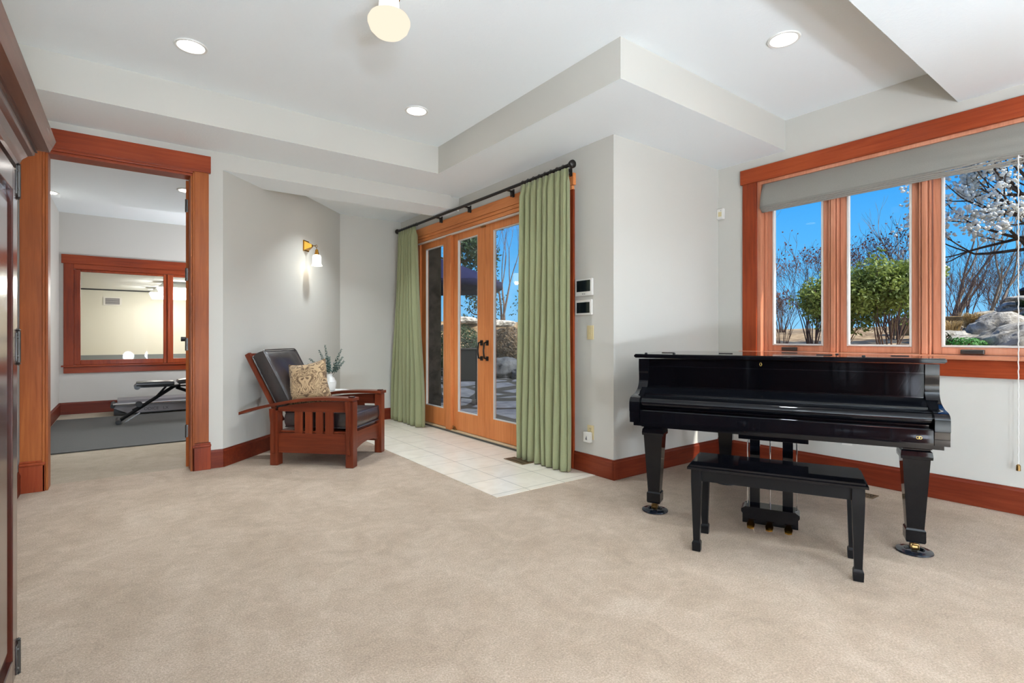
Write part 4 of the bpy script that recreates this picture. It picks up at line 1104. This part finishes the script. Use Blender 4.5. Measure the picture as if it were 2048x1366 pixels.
b = BM(); mk(b, [(-.0345, -.012, -.028), (-.0345, .010, -.024), (-.0345, -.006, .012), (-.0348, -.012, -.02)], [(0, 1, 2), (0, 2, 3)]); box(b, -.0348, -.0342, -.008, .006, -.026, -.010); ob('status_mark', b, 'greyplastic', t)
t = thing('motion_sensor', 'small white motion sensor high in the corner by the window casing', 'sensor', (XD, 2.862, 2.368))
b = BM(); prism(b, [(-.0005, -.032, .052), (-.03, -.030, .052), (-.036, -.028, .045), (-.040, -.028, -.040), (-.032, -.03, -.052), (-.0005, -.032, -.052)], (0, .064, 0)); bmesh.ops.bevel(b, geom=b.edges[:], offset=.003, segments=2, affect='EDGES'); ob('sensor_body', b, 'whiteplastic', t)
b = BM(); box(b, -.0405, -.0385, -.018, .018, -.028, .018, .001); ob('sensor_lens', b, 'ivory', t)
b = BM(); lathe(b, [(0, -.0385), (.003, -.0385), (.003, -.0365), (0, -.0365)], (0, -.010, .028), 10, 'x'); ob('sensor_light', b, 'blackplastic', t)
t = thing('power_outlet', 'grey white outlet plate low on the window wall behind the piano', 'outlet', (XD, 1.76, .345))
b = BM(); box(b, -.006, -.0005, -.036, .036, -.058, .058, .002); ob('outlet_plate', b, 'whiteplastic', t)
b = BM(); box(b, -.008, -.0062, -.017, .017, .008, .042, .004); box(b, -.008, -.0062, -.017, .017, -.042, -.008, .004); ob('outlet_face', b, 'whiteplastic', t)
def fvent(x, y, rz, label, l=.29, w=.11, z=.005):
    t = thing('floor_vent', label, 'floor vent', (x, y, z), rz)
    b = BM(); 
    for a in (-w/2, w/2-.012): box(b, -l/2, l/2, a, a+.012, 0, .005, .001)
    for a in (-l/2, l/2-.012): box(b, a, a+.012, -w/2+.012, w/2-.012, 0, .005, .001)
    box(b, -l/2+.012, l/2-.012, -.004, .004, 0, .0045)
    ob('vent_frame', b, 'oldbrassdark', t)
    b = BM()
    for k in range(17):
        a = -l/2+.02+k*(l-.04)/16
        box(b, a-.0022, a+.0022, -w/2+.012, w/2-.012, 0, .004)
    ob('vent_slat', b, 'oldbrassdark', t)
    b = BM(); box(b, -l/2+.004, l/2-.004, -w/2+.004, w/2-.004, -.0005, .0006); ob('vent_well', b, 'blackplastic', t)
fvent(2.955, 3.87, R(90), 'brass floor register in the tile beside the green curtain', w=.13)
fvent(4.36, 1.59, R(90), 'brass floor register in the carpet behind the piano bench by the window wall', z=.002)

PILLOW.location = (1.396, 5.106, .724); PILLOW.rotation_euler = (R(-16), R(-10), R(-36))

# ------------------------------------------------------------------ outside
rnd = random.Random(21)
def sstep(a, b, x):
    t = max(0, min(1, (x-a)/(b-a))); return t*t*(3-2*t)
def gz(x, y):
    n = mnoise.noise(Vector((x*.5, y*.5, 3)))
    g = sstep(1.0, -.5, (y-3.3)-.55*(x-5))          # 1 on the garden side
    gar = -.15+1.05*sstep(4.9, 6.3, x)+.08*min(max(0, x-7), 6)+.16*max(0, 1.7-y)*sstep(6, 7.5, x)+.05*n
    dep = x*.597+y*.802
    pat = -.03+.27*sstep(8, 13, dep)
    bank = 1.35*sstep(13.0, 14.4, dep+.25*n)+.08*n*sstep(13, 14, dep)
    pat = pat+bank*(1 if True else 0)
    return pat*(1-g)+gar*g
b = BM()
xs = [3.36+i*.16 for i in range(20)]+[6.56+i*.35 for i in range(38)]+[20+i*2.5 for i in range(12)]
ys = [-14+i*2 for i in range(6)]+[-3+i*.4 for i in range(60)]+[21+i*2.5 for i in range(10)]
gv = {}
for i, x in enumerate(xs):
    for j, y in enumerate(ys):
        if x < 4.87 and y < 3.08: continue
        gv[i, j] = b.verts.new((x, y, gz(x, y)))
for i in range(len(xs)-1):
    for j in range(len(ys)-1):
        q = [(i, j), (i+1, j), (i+1, j+1), (i, j+1)]
        if all(k in gv for k in q):
            f = b.faces.new([gv[k] for k in q]); c = f.calc_center_median()
            g = (c.y-3.3)-.55*(c.x-5); dep = c.x*.597+c.y*.802
            f.material_index = 1 if (g > .2 and dep < 13.1) else 0
            f.smooth = True
gr = struct('terrain', b, ['soil', 'flag'], True)
# exterior stone pier and dim end wall of the terrace
struct('wall_pier', bx(3.40, 3.66, 6.62, 6.95, -.1, 3.2, bev=.01), 'column')

def branch(b, p, d, L, r, depth, tips, rn, spread=.5, up=.15, sides=5, seg=3, kids=(2, 3), shrink=.72):
    pts = [Vector(p)]; rs = [r]
    d = Vector(d).normalized()
    for s in range(seg):
        d = (d+Vector((rn.uniform(-1, 1), rn.uniform(-1, 1), rn.uniform(-.6, 1)))*.14+Vector((0, 0, up*.25))).normalized()
        pts.append(pts[-1]+d*L/seg); rs.append(r*(1-.35*(s+1)/seg))
    tube(b, pts, rs, sides, False)
    if depth == 0:
        tips.append((pts[-1], d)); return
    for q in pts[1:]: 
        if depth <= 1: tips.append((q, d))
    n = rn.randint(*kids)
    for k in range(n):
        a = rn.uniform(0, 6.283); u = d.orthogonal().normalized(); w = d.cross(u)
        nd = (d+(u*math.cos(a)+w*math.sin(a))*spread*rn.uniform(.6, 1.3)+Vector((0, 0, up))).normalized()
        at_ = pts[-1] if k < 2 else pts[rn.randint(1, seg)]
        branch(b, at_, nd, L*shrink*rn.uniform(.8, 1.15), max(rs[-1]*.72, .0022), depth-1, tips, rn, spread, up, max(3, sides-1), seg, kids, shrink)

def leaf(b, c, n, s, asp=.45, rn=rnd):
    n = n.normalized(); u = n.orthogonal().normalized(); a = rn.uniform(0, 6.283); w = n.cross(u)
    L = u*math.cos(a)+w*math.sin(a); W_ = n.cross(L)
    v = [b.verts.new(c-L*s*.5), b.verts.new(c+W_*s*asp*.5+n*s*.08), b.verts.new(c+L*s*.5), b.verts.new(c-W_*s*asp*.5+n*s*.08)]
    b.faces.new(v)

def rv(rn): 
    while True:
        v = Vector((rn.uniform(-1, 1), rn.uniform(-1, 1), rn.uniform(-1, 1)))
        if .05 < v.length < 1: return v

def shrub(name, label, cat, x, y, h, wd, seed, mleaf, lsz, nleaf, stems=7, group=None, mst='twig', tipred=0, depth=3, z0=None):
    rn = random.Random(seed); z = gz(x, y)-.02 if z0 is None else z0
    t = thing(name, label, cat, (x, y, z), group=group)
    b = BM(); tips = []
    for k in range(stems):
        a = 6.283*k/stems+rn.uniform(-.3, .3); out = rn.uniform(.2, .75)*wd/h
        branch(b, (math.cos(a)*.06, math.sin(a)*.06, 0), (math.cos(a)*out, math.sin(a)*out, 1), h*.42, (.013 if depth < 4 else .009)*h/1.5, depth, tips, rn, .55, .12, 5, 3, (2, 3), .66)
    ob('stems', b, mst, t)
    b = BM()
    c = 0
    while c < nleaf and tips:
        p, d = rn.choice(tips); q = p+rv(rn)*.13*h
        if q.z < .05: continue
        leaf(b, q, rv(rn)+Vector((0, 0, .4)), lsz*rn.uniform(.7, 1.25), .5, rn); c += 1
    if c: ob('foliage', b, mleaf, t)
    else: b.free()
    if tipred:
        b = BM()
        tp = sorted(tips, key=lambda k: -k[0].z)[:len(tips)//2]
        for _ in range(tipred):
            p, d = rn.choice(tp); leaf(b, p+rv(rn)*.06, rv(rn), .05, .5, rn)
        ob('dry_leaf', b, 'redleaf', t, label='dry reddish leaves')
    return t
G1 = 'shrubs outside the piano window'
shrub('garden_bush', 'leafy green bush outside the first pane of the piano window', 'bush', 6.95, 2.72, .98, .5, 3, 'bushleaf', .052, 9000, 9)
shrub('garden_bush', 'broad leafy green bush outside the middle pane of the piano window', 'bush', 7.25, 2.28, 1.10, .55, 8, 'bushleaf', .052, 12500, 10)
shrub('bare_bush', 'bare bush with dry reddish leaves behind the green bush of the first pane', 'bush', 8.7, 3.75, 1.55, .7, 12, 'twig', .03, 0, 14, tipred=260, depth=4)
shrub('bare_bush', 'bare bush with dry reddish tips behind the green bush of the middle pane', 'bush', 9.8, 3.0, 1.60, .8, 14, 'twig', .03, 0, 13, tipred=240, depth=4)
shrub('bare_bush', 'grey twiggy bush behind the tan garden wall and pale rocks', 'bush', 12.6, 2.75, 1.5, .9, 17, 'twig', .03, 0, 10, depth=4)
shrub('bare_bush', 'grey twiggy bush at the top of the rock slope, beside the dark lantern', 'bush', 13.2, 1.75, 1.35, .9, 19, 'twig', .03, 0, 10, depth=4)
def baretree(label, x, y, h, r, seed, lean=(0, 0), mst='palebark', depth=5, spread=.42, shrink=.72, name='bare_tree', n0=1, L0=.34, sp0=.35):
    rn = random.Random(seed); z = gz(x, y)-.05
    t = thing(name, label, 'tree', (x, y, z)); b = BM(); tips = []
    for k in range(n0):
        a = 6.283*k/max(1, n0)
        sp = .0 if n0 == 1 else sp0
        branch(b, (math.cos(a)*.05*(n0 > 1), math.sin(a)*.05*(n0 > 1), 0), (lean[0]+sp*math.cos(a), lean[1]+sp*math.sin(a), 1), h*L0, r, depth, tips, rn, spread, .18, 6, 4, (2, 3), shrink)
    ob('branches', b, mst, t); return t
shrub('bare_bush', 'low brown twiggy bush beyond the first pane of the piano window', 'bush', 11.5, 5.6, 1.5, .9, 41, 'twig', .03, 0, 11, tipred=160, depth=4)
shrub('bare_bush', 'low dark twiggy bush far behind the mullion of the first and middle panes', 'bush', 11.8, 4.4, 1.6, .9, 43, 'twig', .03, 0, 11, tipred=200, depth=4)
shrub('bare_bush', 'wide brown twiggy bush behind the bare trees of the last pane', 'bush', 14.6, 2.5, 1.5, 1.2, 45, 'twig', .03, 0, 12, depth=4)
shrub('bare_bush', 'brown twiggy bush far behind the broad green bush', 'bush', 13.0, 4.2, 1.5, 1.1, 47, 'twig', .03, 0, 12, depth=4)
shrub('bare_bush', 'low dense dark twigs at the bottom of the first pane beside the green bush', 'bush', 8.1, 3.95, .85, .6, 51, 'twig', .03, 0, 16, tipred=80, depth=4)
shrub('bare_bush', 'dense twiggy thicket right behind the tan garden wall', 'bush', 11.7, 2.75, 1.05, .8, 53, 'twig', .03, 0, 16, depth=4)
shrub('bare_bush', 'dense twiggy thicket beside the topmost slab of the rock slope', 'bush', 12.9, 2.35, 1.1, .8, 55, 'twig', .03, 0, 16, depth=4)
baretree('bare multi stemmed tree behind the tan garden wall', 13.0, 3.05, 3.0, .045, 31, n0=3, depth=4)
baretree('pale bare tree leaning over the rock slope', 11.2, 2.15, 2.5, .03, 33, lean=(.25, -.35), depth=4, n0=2)
baretree('slender bare tree seen against the sky through the french doors', 8.80, 12.25, 4.4, .034, 36, mst='twig', n0=3, depth=6, L0=.27, spread=.36, sp0=.12, lean=(-.02, .03))
baretree('thin bare twigs rising behind the first pane bush, edge of the window', 8.4, 4.6, 2.5, .02, 39, depth=4, n0=1)

# flowering tree
t = thing('flowering_tree', 'tree covered in white blossom outside the last pane of the piano window', 'tree', (10.6, .85, gz(10.6, .85)-.05))
b = BM(); tips = []; rn = random.Random(44)
tube(b, [(0, 0, 0), (.02, .02, .6), (-.05, .06, 1.2), (-.08, .10, 1.7)], [.17, .14, .12, .11], 9)
LIMBS = [((-.06, .07, 1.25), (-1.3, 1.5, .45), .95, .045), ((-.06, .07, 1.45), (-1.3, 1.7, .6), .95, .045), ((-.05, .06, 1.0), (-1.2, 1.0, .10), .75, .055), ((-.05, .06, 1.15), (-.9, .7, .25), .7, .06), ((-.07, .08, 1.3), (-1.3, .85, .35), .8, .05), ((-.07, .08, 1.45), (-.8, .9, .5), .75, .06), ((-.08, .10, 1.6), (-1.2, .8, .6), .75, .055), ((-.08, .10, 1.7), (-.5, .8, 1), .75, .06), ((-.08, .1, 1.7), (-.9, .5, .9), .7, .06), ((-.06, .07, 1.2), (-.6, 1.2, .25), .8, .05), ((-.08, .1, 1.7), (-.2, .3, 1), .7, .07), ((-.06, .08, 1.1), (-1.0, .2, .3), .7, .05), ((-.08, .1, 1.5), (-.3, -.8, .6), .7, .05)]
for p, d, L, r in LIMBS:
    branch(b, p, d, L, r, 4, tips, rn, .55, .06, 6, 4, (2, 3), .70)
ob('branches', b, 'bark', t)
b = BM(); ico = None
def blob(b, c, s, rn):
    r = bmesh.ops.create_icosphere(b, subdivisions=1, radius=s)
    k = Vector((rn.uniform(.8, 1.2), rn.uniform(.8, 1.2), rn.uniform(.7, 1.1)))
    for v in r['verts']: v.co = Vector((v.co.x*k.x, v.co.y*k.y, v.co.z*k.z))*rn.uniform(.85, 1.15)+c
rn = random.Random(50)
sel = tips[:]; rn.shuffle(sel)
for p, d in sel[:2600]:
    for _ in range(rn.randint(2, 5)): blob(b, p+rv(rn)*.08, rn.uniform(.014, .031), rn)
o = ob('blossom', b, 'blossom', t, True, 180); o['kind'] = 'stuff'; o['label'] = 'white blossom clusters'

def rock(x, y, sx, sy, sz, seed, label, mat='rock', z=None, rz=0, name='boulder', group='boulders of the rock slope'):
    b = BM(); bmesh.ops.create_icosphere(b, subdivisions=4, radius=1.0)
    for v in b.verts:
        q = v.co*1.1+Vector((seed*3.1, seed*1.7, 0)); n = mnoise.noise(q)*.28+mnoise.noise(q*2.6)*.15+mnoise.noise(q*6)*.09+mnoise.noise(q*14)*.03
        c = v.co*(1+n); c = Vector((math.copysign(abs(c.x)**.85, c.x), math.copysign(abs(c.y)**.85, c.y), math.copysign(abs(c.z)**.8, c.z)))
        v.co = Vector((c.x*sx, c.y*sy, c.z*sz))
    o = ob(name, b, mat, None, True, 180, loc=(x, y, (gz(x, y) if z is None else z)))
    o.rotation_euler = (0, 0, rz); tag(o, label, 'rock', group); return o
rock(7.55, 1.12, .75, .42, .26, 1, 'largest pale slanting boulder just outside the last window pane', rz=.4)
rock(8.9, 1.55, .50, .34, .24, 2, 'craggy mid size boulder with dry grass beside it', z=1.22)
rock(9.25, 2.20, .36, .30, .13, 3, 'rounded pale boulder beside the tan garden wall', z=1.2)
rock(8.45, 2.02, .34, .26, .13, 4, 'low pale boulder close to the last window sash', z=1.12)
rock(8.05, 1.72, .42, .22, .10, 5, 'flat pale boulder behind the bright green plant', z=1.08)
rock(9.7, 1.22, .40, .32, .20, 6, 'pale boulder above the largest slanting one', z=1.42)
rock(10.7, 1.62, .62, .34, .12, 7, 'flat slab boulder halfway up the rock slope', z=1.56)
rock(12.1, 1.72, .75, .35, .14, 8, 'topmost slab boulder of the rock slope below the lantern', z=1.72)
rock(10.9, 2.12, .45, .2, .12, 9, 'small pale boulder behind the dry grass tuft', z=1.45)
struct('wall_garden', bx(10.6, 11.0, 2.25, 3.3, .9, 1.50, bev=.03), 'tanstone')
def tuft(x, y, h, n, seed, label, mat, name='grass_tuft', cat='plant', w=.10, z=None, spread=.5):
    rn = random.Random(seed); t = thing(name, label, cat, (x, y, gz(x, y) if z is None else z)); b = BM()
    for _ in range(n):
        a = rn.uniform(0, 6.283); r0 = rn.uniform(0, w); o_ = Vector((math.cos(a), math.sin(a), 0)); L = h*rn.uniform(.6, 1.1); s = Vector((-o_.y, o_.x, 0))*.006
        p0 = o_*r0; p1 = p0+o_*L*spread*.4+Vector((0, 0, L*.7)); p2 = p0+o_*L*spread*1.1+Vector((0, 0, L*.8))
        v = [b.verts.new(q) for q in (p0-s, p0+s, p1+s, p1-s, p2)]
        b.faces.new((v[0], v[1], v[2], v[3])); b.faces.new((v[3], v[2], v[4]))
    o = ob('blades', b, mat, t); return t
tuft(9.1, 1.88, .30, 260, 3, 'dry straw coloured grass tuft among the pale boulders', 'straw', z=1.25)
tuft(8.75, 2.05, .22, 180, 4, 'dry brown grass tuft by the low pale boulder', 'straw', z=1.2)
tuft(10.2, 1.55, .25, 200, 5, 'yellow green grass tuft under the topmost slab', 'ivy', z=1.5)
def clump(name, x, y, r, h, n, ls, mat, seed, label, z=None, sq=1.0):
    rn = random.Random(seed); t = thing(name, label, 'plant', (x, y, gz(x, y)-.03 if z is None else z)); b = BM()
    for k in range(9):
        a = rn.uniform(0, 6.28); tube(b, [(0, 0, 0), (math.cos(a)*r*.4, math.sin(a)*r*.4*sq, h*.5), (math.cos(a)*r*.75, math.sin(a)*r*.75*sq, h*.75)], .006, 5, False)
    ob('stems', b, 'twig', t)
    b = BM()
    for _ in range(n):
        v = rv(rn); v = v.normalized()*v.length**.4; leaf(b, Vector((v.x*r, v.y*r*sq, h*.45+v.z*h*.5)), v+rv(rn)*.7, ls*rn.uniform(.7, 1.3), .5, rn)
    ob('foliage', b, mat, t); return t
clump('ground_cover_plant', 7.05, 1.55, .20, .17, 700, .035, 'brightleaf', 5, 'bright green low plant just outside the last window pane', z=1.0)
clump('ground_cover_plant', 6.95, 1.72, .12, .24, 300, .04, 'ivy', 6, 'dark leafy plant beside the last window sash', z=1.0)
clump('ground_cover_plant', 9.5, 1.42, .14, .12, 200, .04, 'brightleaf', 7, 'small green plant tucked beneath the upper boulder', z=1.36)
ln = thing('garden_lantern', 'dark garden path lantern at the top of the rock slope', 'lantern', (11.74, 1.80, 1.74))
b = BM(); lathe(b, [(.02, -.15), (.018, .03), (.05, .05), (.07, .17), (.08, .18)], seg=12); ob('lantern_body', b, 'bronze', ln)
b = BM(); lathe(b, [(.10, .18), (.05, .22), (.015, .24), (0, .27)], seg=12); ob('lantern_cap', b, 'bronze', ln)

# terrace side
um = thing('patio_umbrella', 'navy blue patio umbrella open on the terrace beyond the french doors', 'umbrella', (4.78, 8.74, 0))
b = BM(); n8 = 8; RU = 1.22
vs_ = []
for i in range(9):
    q = i/8; row = []
    for k in range(48):
        a = 2*math.pi*k/48; seg8 = (a/(2*math.pi)*8) % 1; sc8 = 1-.07*math.sin(seg8*math.pi)*q
        row.append(b.verts.new((RU*q*sc8*math.cos(a), RU*q*sc8*math.sin(a), 2.66-.48*q**1.15-.02*math.sin(seg8*math.pi)*q))) if i else None
    vs_.append(row)
top = b.verts.new((0, 0, 2.66))
for k in range(48): b.faces.new((top, vs_[1][k], vs_[1][(k+1) % 48]))
for i in range(1, 8):
    for k in range(48): b.faces.new((vs_[i][k], vs_[i+1][k], vs_[i+1][(k+1) % 48], vs_[i][(k+1) % 48]))
vl = [b.verts.new((v.co.x, v.co.y, v.co.z-.12)) for v in vs_[8]]
for k in range(48): b.faces.new((vs_[8][k], vl[k], vl[(k+1) % 48], vs_[8][(k+1) % 48]))
ob('canopy', b, 'navy', um, True, 60, solid=.004)
b = BM(); tube(b, [(0, 0, .05), (0, 0, 2.70)], .022, 10); ob('pole', b, 'bronze', um, True)
b = BM()
for k in range(8):
    a = 2*math.pi*k/8; tube(b, [(.02*math.cos(a), .02*math.sin(a), 2.60), (RU*.98*math.cos(a), RU*.98*math.sin(a), 2.145)], .007, 5)
ob('rib', b, 'bronze', um)
b = BM(); lathe(b, [(0, -.02), (.26, -.02), (.26, .03), (.06, .07), (.05, .16), (0, .16)], seg=28); ob('umbrella_base', b, 'bronze', um, True)
def pchair(x, y, rz, label, z):
    t = thing('patio_chair', label, 'chair', (x, y, z), rz, 'sling chairs on the terrace')
    for s in (-1, 1):
        b = BM(); tube(b, [(s*.27, -.28, 0), (s*.27, -.26, .42), (s*.27, -.24, .62), (s*.27, .22, .60)], .016, 8); ob('front_leg', b, 'blackplastic', t, True)
        b = BM(); tube(b, [(s*.26, .30, 0), (s*.26, .20, .40), (s*.25, .36, .98)], .018, 8); ob('rear_leg', b, 'blackplastic', t, True)
    b = BM(); box(b, -.255, .255, -.27, .20, .405, .425, .004); ob('seat', b, 'mesh', t)
    b = BM(); mk(b, [(-.25, .205, .43), (.25, .205, .43), (.24, .352, .97), (-.24, .352, .97), (-.25, .22, .43), (.25, .22, .43), (.24, .367, .97), (-.24, .367, .97)], [(0, 1, 2, 3), (7, 6, 5, 4), (0, 4, 5, 1), (2, 6, 7, 3), (1, 5, 6, 2), (3, 7, 4, 0)]); ob('backrest', b, 'mesh', t)
    b = BM(); tube(b, [(-.25, .36, .975), (.25, .36, .975)], .018, 8); ob('top_rail', b, 'blackplastic', t, True)
    return t
pchair(4.80, 7.95, R(150), 'dark sling chair seen through the middle french door pane', -.01)
pchair(4.15, 7.95, R(60), 'dark sling chair by the umbrella pole, seen through the narrow side pane', -.01)
def tree(label, x, y, h, rx_, n, seed, mat='treeleaf', ls=.11, zb=.35, name='evergreen_tree'):
    rn = random.Random(seed); z = gz(x, y)-.05; t = thing(name, label, 'tree', (x, y, z)); b = BM(); tips = []
    tube(b, [(0, 0, 0), (.05, 0, h*.4), (0, .05, h*.8), (0, 0, h*.97)], [.12, .10, .06, .02], 8)
    for k in range(26):
        zz = h*(zb+(1-zb)*k/26)*.97; a = k*2.4; L = rx_*(1.05-.55*(k/26))
        branch(b, (0, 0, zz), (math.cos(a), math.sin(a), .15), L*.6, .03, 2, tips, rn, .6, .02, 5, 3, (2, 3), .6)
    ob('trunk', b, 'bark', t); b = BM()
    for _ in range(n):
        p, d = rn.choice(tips); leaf(b, p+rv(rn)*.30, rv(rn), ls*rn.uniform(.7, 1.3), .5, rn)
    ob('foliage', b, mat, t); return t
tree('tall dark evergreen tree rising behind the navy umbrella', 7.75, 13.5, 5.3, 1.3, 19000, 61, ls=.12)
tree('narrow dark conifer beside the slender bare tree', 8.55, 12.95, 2.2, .45, 1600, 63, zb=.1, ls=.09)
tree('dark evergreen tree further along the terrace bank', 6.2, 14.6, 5.6, 1.6, 5000, 64)
tree('small evergreen to the far side of the slender bare tree', 9.6, 11.9, 1.3, .40, 500, 66, zb=.2, ls=.08)
def hedge(label, x, y, r, h, n, seed, mat='ivy', sq=1.0, z=None, ls=.07):
    return clump('hedge_shrub', x, y, r, h, n, ls, mat, seed, label, z, sq)
hedge('dark trailing hedge on the bank behind the sling chair', 6.55, 10.95, .62, 1.45, 5200, 71, z=.12)
hedge('dark trailing hedge on the bank beyond the terrace, nearest the stone pier', 5.35, 11.75, .62, 1.45, 3600, 72, z=.12)
hedge('brown dry shrub on the bank under the slender bare tree', 7.85, 10.55, .55, .95, 4200, 73, 'dryshrub', z=.52)
hedge('green shrub at the foot of the bank beside grey boulders', 7.72, 9.72, .26, .55, 1100, 74, 'bushleaf', z=.30, ls=.06)
GB = 'boulders at the foot of the terrace bank'
rock(7.22, 9.98, .34, .28, .28, 21, 'grey boulder at the foot of the bank beyond the patio', 'rockdark', z=.42, group=GB)
rock(7.42, 9.55, .26, .20, .18, 22, 'bluish grey boulder next to the green shrub at the patio edge', 'rockdark', z=.30, group=GB)
rock(6.55, 10.25, .30, .28, .24, 23, 'grey boulder half hidden behind the sling chair', 'rockdark', z=.45, group=GB)
rock(7.95, 11.25, .45, .25, .10, 24, 'sunlit white rock on top of the dry bank', 'rock', z=1.52, group=GB)
rock(8.15, 10.55, .32, .2, .09, 25, 'sunlit white rock on the slope of the dry bank', 'rock', z=1.22, group=GB)
rock(7.35, 12.1, .50, .28, .10, 26, 'sunlit pale rock above the dark hedge', 'rock', z=1.62, group=GB)

# ------------------------------------------------------------------ sky, sun, camera
w = bpy.data.worlds.new('sky'); SC.world = w; w.use_nodes = True; nt = w.node_tree
for n in list(nt.nodes): nt.nodes.remove(n)
out = nt.nodes.new('ShaderNodeOutputWorld'); bg = nt.nodes.new('ShaderNodeBackground'); nt.links.new(bg.outputs[0], out.inputs[0])
tc = N(nt, 'TexCoord'); sp = N(nt, 'SeparateXYZ'); nt.links.new(tc.outputs['Generated'], sp.inputs[0])
# clear deep blue sky, paler at the horizon and much brighter round the sun (south)
SUN = Vector((.30, -.80, .95)).normalized()
grad = ramp(nt, sp.outputs[2], [(0.0, (.30, .66, 1.0)), (.10, (.13, .54, 1.0)), (.25, (.05, .38, .95)), (.6, (.02, .20, .72))])
dt = N(nt, 'VectorMath', operation='DOT_PRODUCT'); dt.inputs[1].default_value = (.50, -.85, .12)
nt.links.new(tc.outputs['Generated'], dt.inputs[0])
hz = ramp(nt, dt.outputs['Value'], [(.45, (0, 0, 0)), (.98, (2.6, 2.5, 2.35))])
ad = N(nt, 'MixRGB', blend_type='ADD'); ad.inputs[0].default_value = 1
nt.links.new(grad, ad.inputs[1]); nt.links.new(hz, ad.inputs[2]); nt.links.new(ad.outputs[0], bg.inputs[0]); bg.inputs[1].default_value = 1.0
L = bpy.data.lights.new('sun', 'SUN'); L.energy = 7.0; L.angle = R(.6); L.color = (1, .96, .88)
o = bpy.data.objects.new('sun', L); COL.objects.link(o); o.rotation_euler = SUN.to_track_quat('Z', 'Y').to_euler()

cam = bpy.data.cameras.new('camera'); co = bpy.data.objects.new('camera', cam); COL.objects.link(co)
cam.sensor_width = 36; cam.lens = 36*1040/2048; cam.shift_y = -8/2048; cam.clip_start = .02; cam.clip_end = 300
co.location = (0, 0, 1.16); co.rotation_euler = (R(90), 0, -math.atan2(.5972, .8021))
SC.camera = co
SC.cycles.max_bounces = 8; SC.cycles.diffuse_bounces = 4; SC.cycles.glossy_bounces = 4; SC.cycles.transparent_max_bounces = 12
vsx = SC.view_settings; vsx.view_transform = 'Standard'; vsx.look = 'None'; vsx.gamma = 1; vsx.use_curve_mapping = False; vsx.exposure = .11
